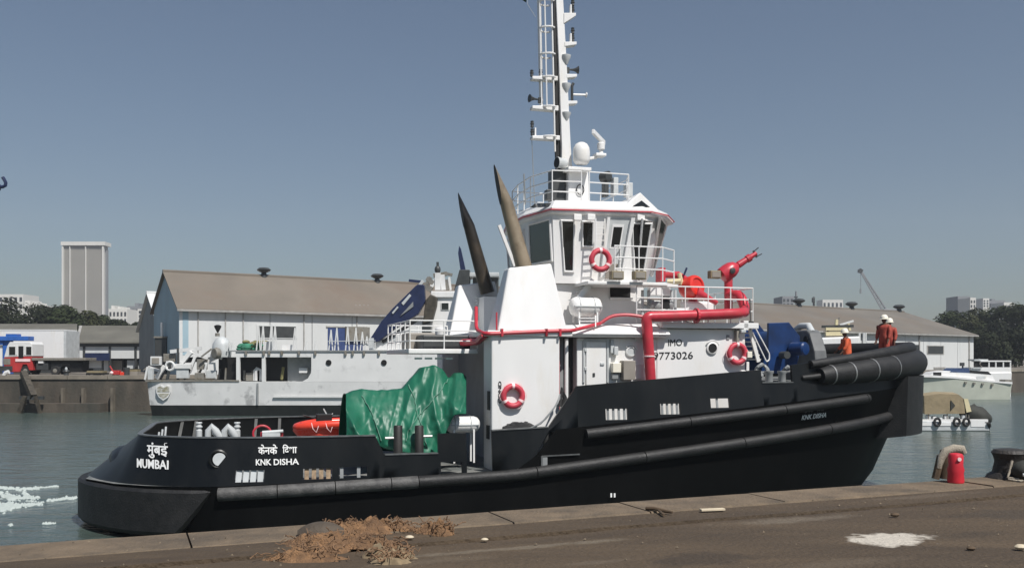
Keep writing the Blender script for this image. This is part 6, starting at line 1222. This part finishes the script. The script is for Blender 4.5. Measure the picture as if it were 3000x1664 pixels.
c = rf.p(2894, 1247, 0); mb = MB(); mb.tube([c + Vector((0, -.1, .2)), c + Vector((.1, 0, 0)), c + Vector((.1, .3, -.25))], .12, 8); mb.build('corner_fender', M['tyre'], rf.o, smooth=True)
mb = MB(); P = [rf.p(*q) for q in ((2715, 1214), (2713, 1160), (2760, 1154), (2815, 1156), (2830, 1168), (2834, 1212))]; mb.loft([[p + Vector((0, .3, 0)) for p in P], [p + Vector((.05, 1.2, .12)) for p in P], [p + Vector((0, 2.1, 0)) for p in P]]); cpy = mb.build('canopy', M['canvas'], rf.o, smooth=True, ang=30)
rf.poly([(2786, 1172), (2799, 1188), (2786, 1202)], .24, .29, 'canopy_opening', 'darkcanvas', cpy); rf.poly([(2824, 1168), (2836, 1168), (2846, 1205), (2832, 1208)], .26, .32, 'canopy_flap', 'cream', cpy)
for px in (2720, 2775, 2830, 2838): rf.tube([(px, 1212), (px, 1234)], .04, 'canopy_post', 'junk', .4)
for k in range(7): rf.box(2716 + k * 17, 2728 + k * 17, 1215 + (k % 3) * 4, 1230, .4, .7, 'deck_sack', 'gv2' if k % 2 else 'lightgrey', bevel=.06)
mb = MB(); rings = []
for k in range(11):
    t = k / 10; c = rf.p(2836 + 86 * t, 1207 + 22 * t, 0); r = .66 * math.sin(math.pi * (.14 + .8 * t)) ** .6
    rings.append([c + Vector((0, .9 + r * 1.1 * math.cos(6.283 * q / 14), r * (.95 + .2 * math.sin(5 * t * q)) * math.sin(6.283 * q / 14))) for q in range(14)])
mb.loft(rings); mb.build('outboard_cover', M['darkcanvas'], rf.o, smooth=True, ang=60)
# cream deck gear of a craft lying beyond the bow
cf = At('cream_launch', 'cream framed launch showing between the towing staple and the crew', 'boat', 2460, 1165, 72)
mb = MB(); a, b, c, d = cf.p(2390, 990), cf.p(2520, 985), cf.p(2510, 1170), cf.p(2400, 1170); mb.loft([[a, b, c, d], [p + Vector((0, 3, 0)) for p in (a, b, c, d)]]); mb.build('hull', M['white'], cf.o, bevel=.1)
for a in ((2408, 957, 2500, 955, .2, 'darkgrey'), (2418, 964, 2480, 964, .24, 'cream'), (2418, 978, 2476, 977, .3, 'cream'), (2414, 971, 2470, 971, .16, 'taupe'), (2416, 985, 2476, 985, .18, 'taupe'), (2450, 955, 2451, 936, .2, 'cream'), (2460, 952, 2500, 940, .14, 'gv2'), (2485, 948, 2490, 968, .16, 'cream'), (2426, 990, 2424, 960, .16, 'cream'), (2476, 988, 2474, 960, .16, 'cream'), (2454, 944, 2460, 930, .1, 'junk')): cf.bar(*a[:5], 'canopy_frame', a[5], .5)
for px in (2518, 2530, 2536): cf.tube([(px, 1002), (px, 975)], .08, 'rail_post', 'gv2', .3)

# ---------------------------------------------------------------- things on the near quay
def q3(px, py, z=QUAY_Z): return GP(px, py, z)
M['coir'] = mat('coir_fibre', (0.225, 0.125, 0.06), 0.95, var=.4, scale=14, bump=.7, bscale=60, col2=(0.13, 0.075, 0.04), f2=.45, s2=6); M['strand'] = mat('coir_strand', (0.17, 0.10, 0.055), .95, var=.4, scale=10); M['coir2'] = mat('pale_coir', (0.20, 0.15, 0.09), 0.95, var=.35, scale=14)
def heap(label, blobs, n_str, mm, seed):
    rnd = random.Random(seed); c0 = q3(*blobs[0][:2]); o = thing('rope_heap', label, 'rope heap', c0, 0, 'old rope heaps on the quay edge'); mb = MB()
    for px, py, rx, ry, h in blobs:
        c = q3(px, py) - c0; vs = []; fs = []; n, m = 54, 18
        for i in range(m + 1):
            for j in range(n):
                a = 6.283 * j / n; t = i / m; k = (1 + .35 * noise.noise(Vector((math.cos(a) * 2.2 + px, math.sin(a) * 2.2, seed)))) * (1 - t)
                X_, Y_ = c.x + rx * k * math.cos(a), c.y + ry * k * math.sin(a); zz = h * (1 - (1 - t) ** 2.0) * (1 + .9 * noise.noise(Vector((X_ * 6, Y_ * 9, 1))) + .6 * noise.noise(Vector((X_ * 15, Y_ * 19, 2))) + .35 * noise.noise(Vector((X_ * 40, Y_ * 45, 5)))) - .012
                vs.append((X_, Y_, zz))
        for i in range(m):
            for j in range(n): fs.append((i * n + j, i * n + (j + 1) % n, (i + 1) * n + (j + 1) % n, (i + 1) * n + j))
        mb.add(vs, fs)
    mb.build('matted_fibre', mm, o, smooth=True, ang=60); mb = MB()
    for k in range(n_str):
        px, py, rx, ry, h = rnd.choice(blobs); c = q3(px, py) - c0; a = rnd.random() * 6.283; r = math.sqrt(rnd.random()) * 1.08; x, y = c.x + rx * r * math.cos(a), c.y + ry * r * math.sin(a); z = h * max(0, 1 - r * r) * .9; d = rnd.random() * 6.283; L = rnd.uniform(.05, .16); pts = []
        for q in range(5): pts.append((x, y, max(.004, z + rnd.uniform(.0, .035)))); d += rnd.uniform(-1, 1); x += L / 4 * math.cos(d); y += L / 4 * math.sin(d); z = max(0, z + rnd.uniform(-.02, .02))
        mb.tube(pts, rnd.uniform(.0025, .006), 5)
    mb.build('loose_strands', M['strand'], o, kind='stuff'); return o
heap('large heap of frayed brown coir rope on the quay edge', [(985, 1590, .44, .22, .08), (1050, 1552, .36, .20, .09), (890, 1634, .32, .12, .06), (985, 1555, .2, .16, .075), (1085, 1594, .3, .13, .065), (940, 1608, .26, .13, .07)], 160, M['coir'], 3)
heap('small tangle of brown rope on the coping right of the large heap', [(1140, 1542, .22, .1, .07), (1180, 1548, .16, .08, .05)], 50, M['coir'], 5)
heap('tight knot of rope at the right end of the rope heaps', [(1295, 1562, .10, .08, .12), (1262, 1556, .15, .08, .08)], 50, M['coir'], 7)
heap('straggly pale rope tangle in front of the large heap', [(1120, 1625, .17, .08, .08), (1165, 1630, .14, .07, .08), (1140, 1645, .15, .06, .05)], 70, M['coir2'], 9)
tr = thing('rubber_fender', 'dark half round rubber fender lying beside the rope heap', 'fender', q3(940, 1566), R(14)); mb = MB()
rings = []
for k in range(13):
    t = k / 12; w = math.sin(math.pi * (.06 + .88 * t)) ** .55; rings.append([(-.2 + .4 * t, .14 * w * math.cos(a), .115 * w * max(0, math.sin(a)) + .002) for a in [math.pi * q / 9 for q in range(10)]])
mb.loft(rings); mb.build('block', mat('weathered_rubber', (0.075, 0.058, 0.042), .8, var=.3, scale=6, bump=.4), tr, smooth=True, ang=50)
def log(name, label, cat, a, b, r, m, h=.02):
    A_, B__ = q3(*a), q3(*b); t = thing(name, label, cat, A_, 0); mb = MB(); d = B__ - A_; mb.tube([Vector((0, 0, h)), d * .33 + Vector((0, .02, h + .008)), d * .7 + Vector((0, -.01, h + .004)), d + Vector((0, 0, h))], [r, r * 1.1, r, r * .7], 8); mb.build('stem', m, t, smooth=True); return t
M['wood'] = mat('driftwood', (0.09, 0.06, 0.035), .85, var=.3, scale=8); M['palewood'] = mat('pale_wood', (0.55, 0.47, 0.34), .7, var=.12, scale=8)
t = log('branch', 'dark forked branch lying across the quay groove', 'branch', (1893, 1494), (1970, 1506), .018, M['wood']); mb = MB(); a = q3(1930, 1500) - q3(1893, 1494); mb.tube([a + Vector((0, 0, .02)), q3(1945, 1512) - q3(1893, 1494) + Vector((0, 0, .015))], .014, 6); mb.build('fork', M['wood'], t)
A_ = q3(2052, 1497); pk = thing('plank', 'short pale wooden plank near the dark branch', 'plank', A_, R(12)); mb = MB(); mb.box(0, .26, -.03, .03, .002, .024); mb.build('board', M['palewood'], pk, bevel=.004)
# red hydrant stand pipe wrapped with old rope, and the dark bollard at the right
M['standred'] = mat('fender_red', (0.55, 0.02, 0.035), 0.5, var=.15, scale=6); 
c0 = q3(2800, 1413); hb = thing('red_canister', 'red canister standing on the quay edge beside a rope wrapped post', 'canister', c0); k = c0.y / F
mb = MB(); mb.lathe([(.095, 0), (.1, .02), (.092, .12), (.1, .16), (.085, .22), (.09, .33), (.075, .36), (.03, .37)], (0, 0, 0), (0, 0, 1), 16); mb.build('body', M['standred'], hb, smooth=True); mb = MB(); mb.lathe([(.001, 0), (.024, 0), (.024, .012), (.001, .012)], (0, -.09, .30), (0, -1, 0), 12); mb.build('badge', M['pink'], hb)
c1 = q3(2772, 1403); rp_ = thing('mooring_post', 'rope capped post behind the red canister on the quay edge', 'post', c1); mb = MB(); mb.tube([(-.13, .02, 0), (-.1, .02, .12), (-.06, .02, .3)], .05, 8); mb.tube([(.02, .05, 0), (.05, .05, .36)], .1, 10); mb.build('post', M['wood'], rp_, smooth=True)
mb = MB(); mb.tube([(-.1, 0, .14), (-.06, 0, .28), (.0, 0, .36), (.1, 0, .39), (.2, 0, .385), (.23, 0, .33)], [.035, .05, .055, .06, .055, .04], 10); mb.build('rope_cap', M['rope'], rp_, smooth=True)
c2 = q3(2950, 1402); db = thing('bollard', 'dark squat mooring bollard with loose rope at the right edge', 'bollard', c2); mb = MB(); mb.lathe([(.30, 0), (.28, .04), (.22, .08), (.19, .22), (.21, .29), (.23, .33), (.2, .37), (.08, .385), (.001, .39)], (.08, .06, 0), (0, 0, 1), 20); mb.build('body', mat('bollard_iron', (0.03, 0.026, 0.022), .6, var=.4, scale=6, bump=.4), db, smooth=True)
mb = MB(); mb.tube([(-.02, -.16, .25), (-.07, -.2, .12), (-.12, -.24, .05), (-.02, -.27, .03), (.1, -.25, .05), (.12, -.3, .02), (-.05, -.33, .015), (-.13, -.27, .03)], .016, 7); mb.build('rope', M['rope'], db, smooth=True)
c3 = q3(3010, 1412); ob = thing('fender_float', 'dark round float beside the squat bollard at the right edge', 'float', c3); mb = MB(); mb.ball((.05, .1, .13), .16, 14, 10, (1.2, 1, .85)); mb.build('float', M['darkcanvas'], ob, smooth=True); mb = MB(); mb.tube([(-.1, -.08, .1), (.05, -.1, .12), (.2, -.08, .1)], .02, 6); mb.build('band', M['lightgrey'], ob)
# a few stones lying on the apron
for i, (px, py, s) in enumerate(((2622, 1511, .035), (1200, 1577, .03), (2990, 1607, .04), (1420, 1583, .025), (2845, 1609, .03))):
    c = q3(px, py); o = thing('stone', ('dark pebble right of the pale plank', 'white chip in front of the rope tangle', 'pale chip at the right edge of the apron', 'pale chip on the coping right of the ropes', 'dark pebble right of the cement spill')[i], 'stone', c); mb = MB(); mb.ball((0, 0, s * .4), s, 8, 6, (1.3, .9, .6)); mb.build('pebble', M['wood'] if i in (0, 4) else M['palewood'], o, smooth=True)

# grit scattered on the apron
rnd = random.Random(31); mb = MB()
for k in range(900):
    a, d = rnd.uniform(-6, 11), .1 + 6 * rnd.random() ** 1.3; c = Q(a, d, QUAY_Z - .004); r = .003 + .012 * rnd.random() ** 3; n0 = rnd.random() * 6
    mb.add([(c.x + r * rnd.uniform(.7, 1.4) * math.cos(n0 + 1.57 * j), c.y + r * rnd.uniform(.7, 1.4) * math.sin(n0 + 1.57 * j), c.z - .002) for j in range(4)] + [(c.x, c.y, c.z + r * rnd.uniform(.8, 1.3))], [(0, 1, 4), (1, 2, 4), (2, 3, 4), (3, 0, 4)])
M['grit'] = mat('grit', (0.16, 0.125, 0.085), .9, var=.6, scale=9); o = mb.build('gravel', M['grit'], kind='stuff'); tag(o, 'loose grit scattered over the quay apron', 'gravel')

# ---------------------------------------------------------------- haze
hz = MB(); hz.box(-900, 900, -120, 1100, -5, 170)
hm = bpy.data.materials.new('haze'); hm.use_nodes = True; hn = hm.node_tree.nodes; hn.clear(); pv = hn.new('ShaderNodeVolumePrincipled'); ho = hn.new('ShaderNodeOutputMaterial')
pv.inputs['Color'].default_value = (0.86, 0.92, 1.0, 1); pv.inputs['Density'].default_value = 0.00032; pv.inputs['Anisotropy'].default_value = 0.1; hm.node_tree.links.new(pv.outputs[0], ho.inputs['Volume'])
hzo = hz.build('haze', hm, kind='stuff'); tag(hzo, 'thin pale haze filling the harbour air', 'haze')
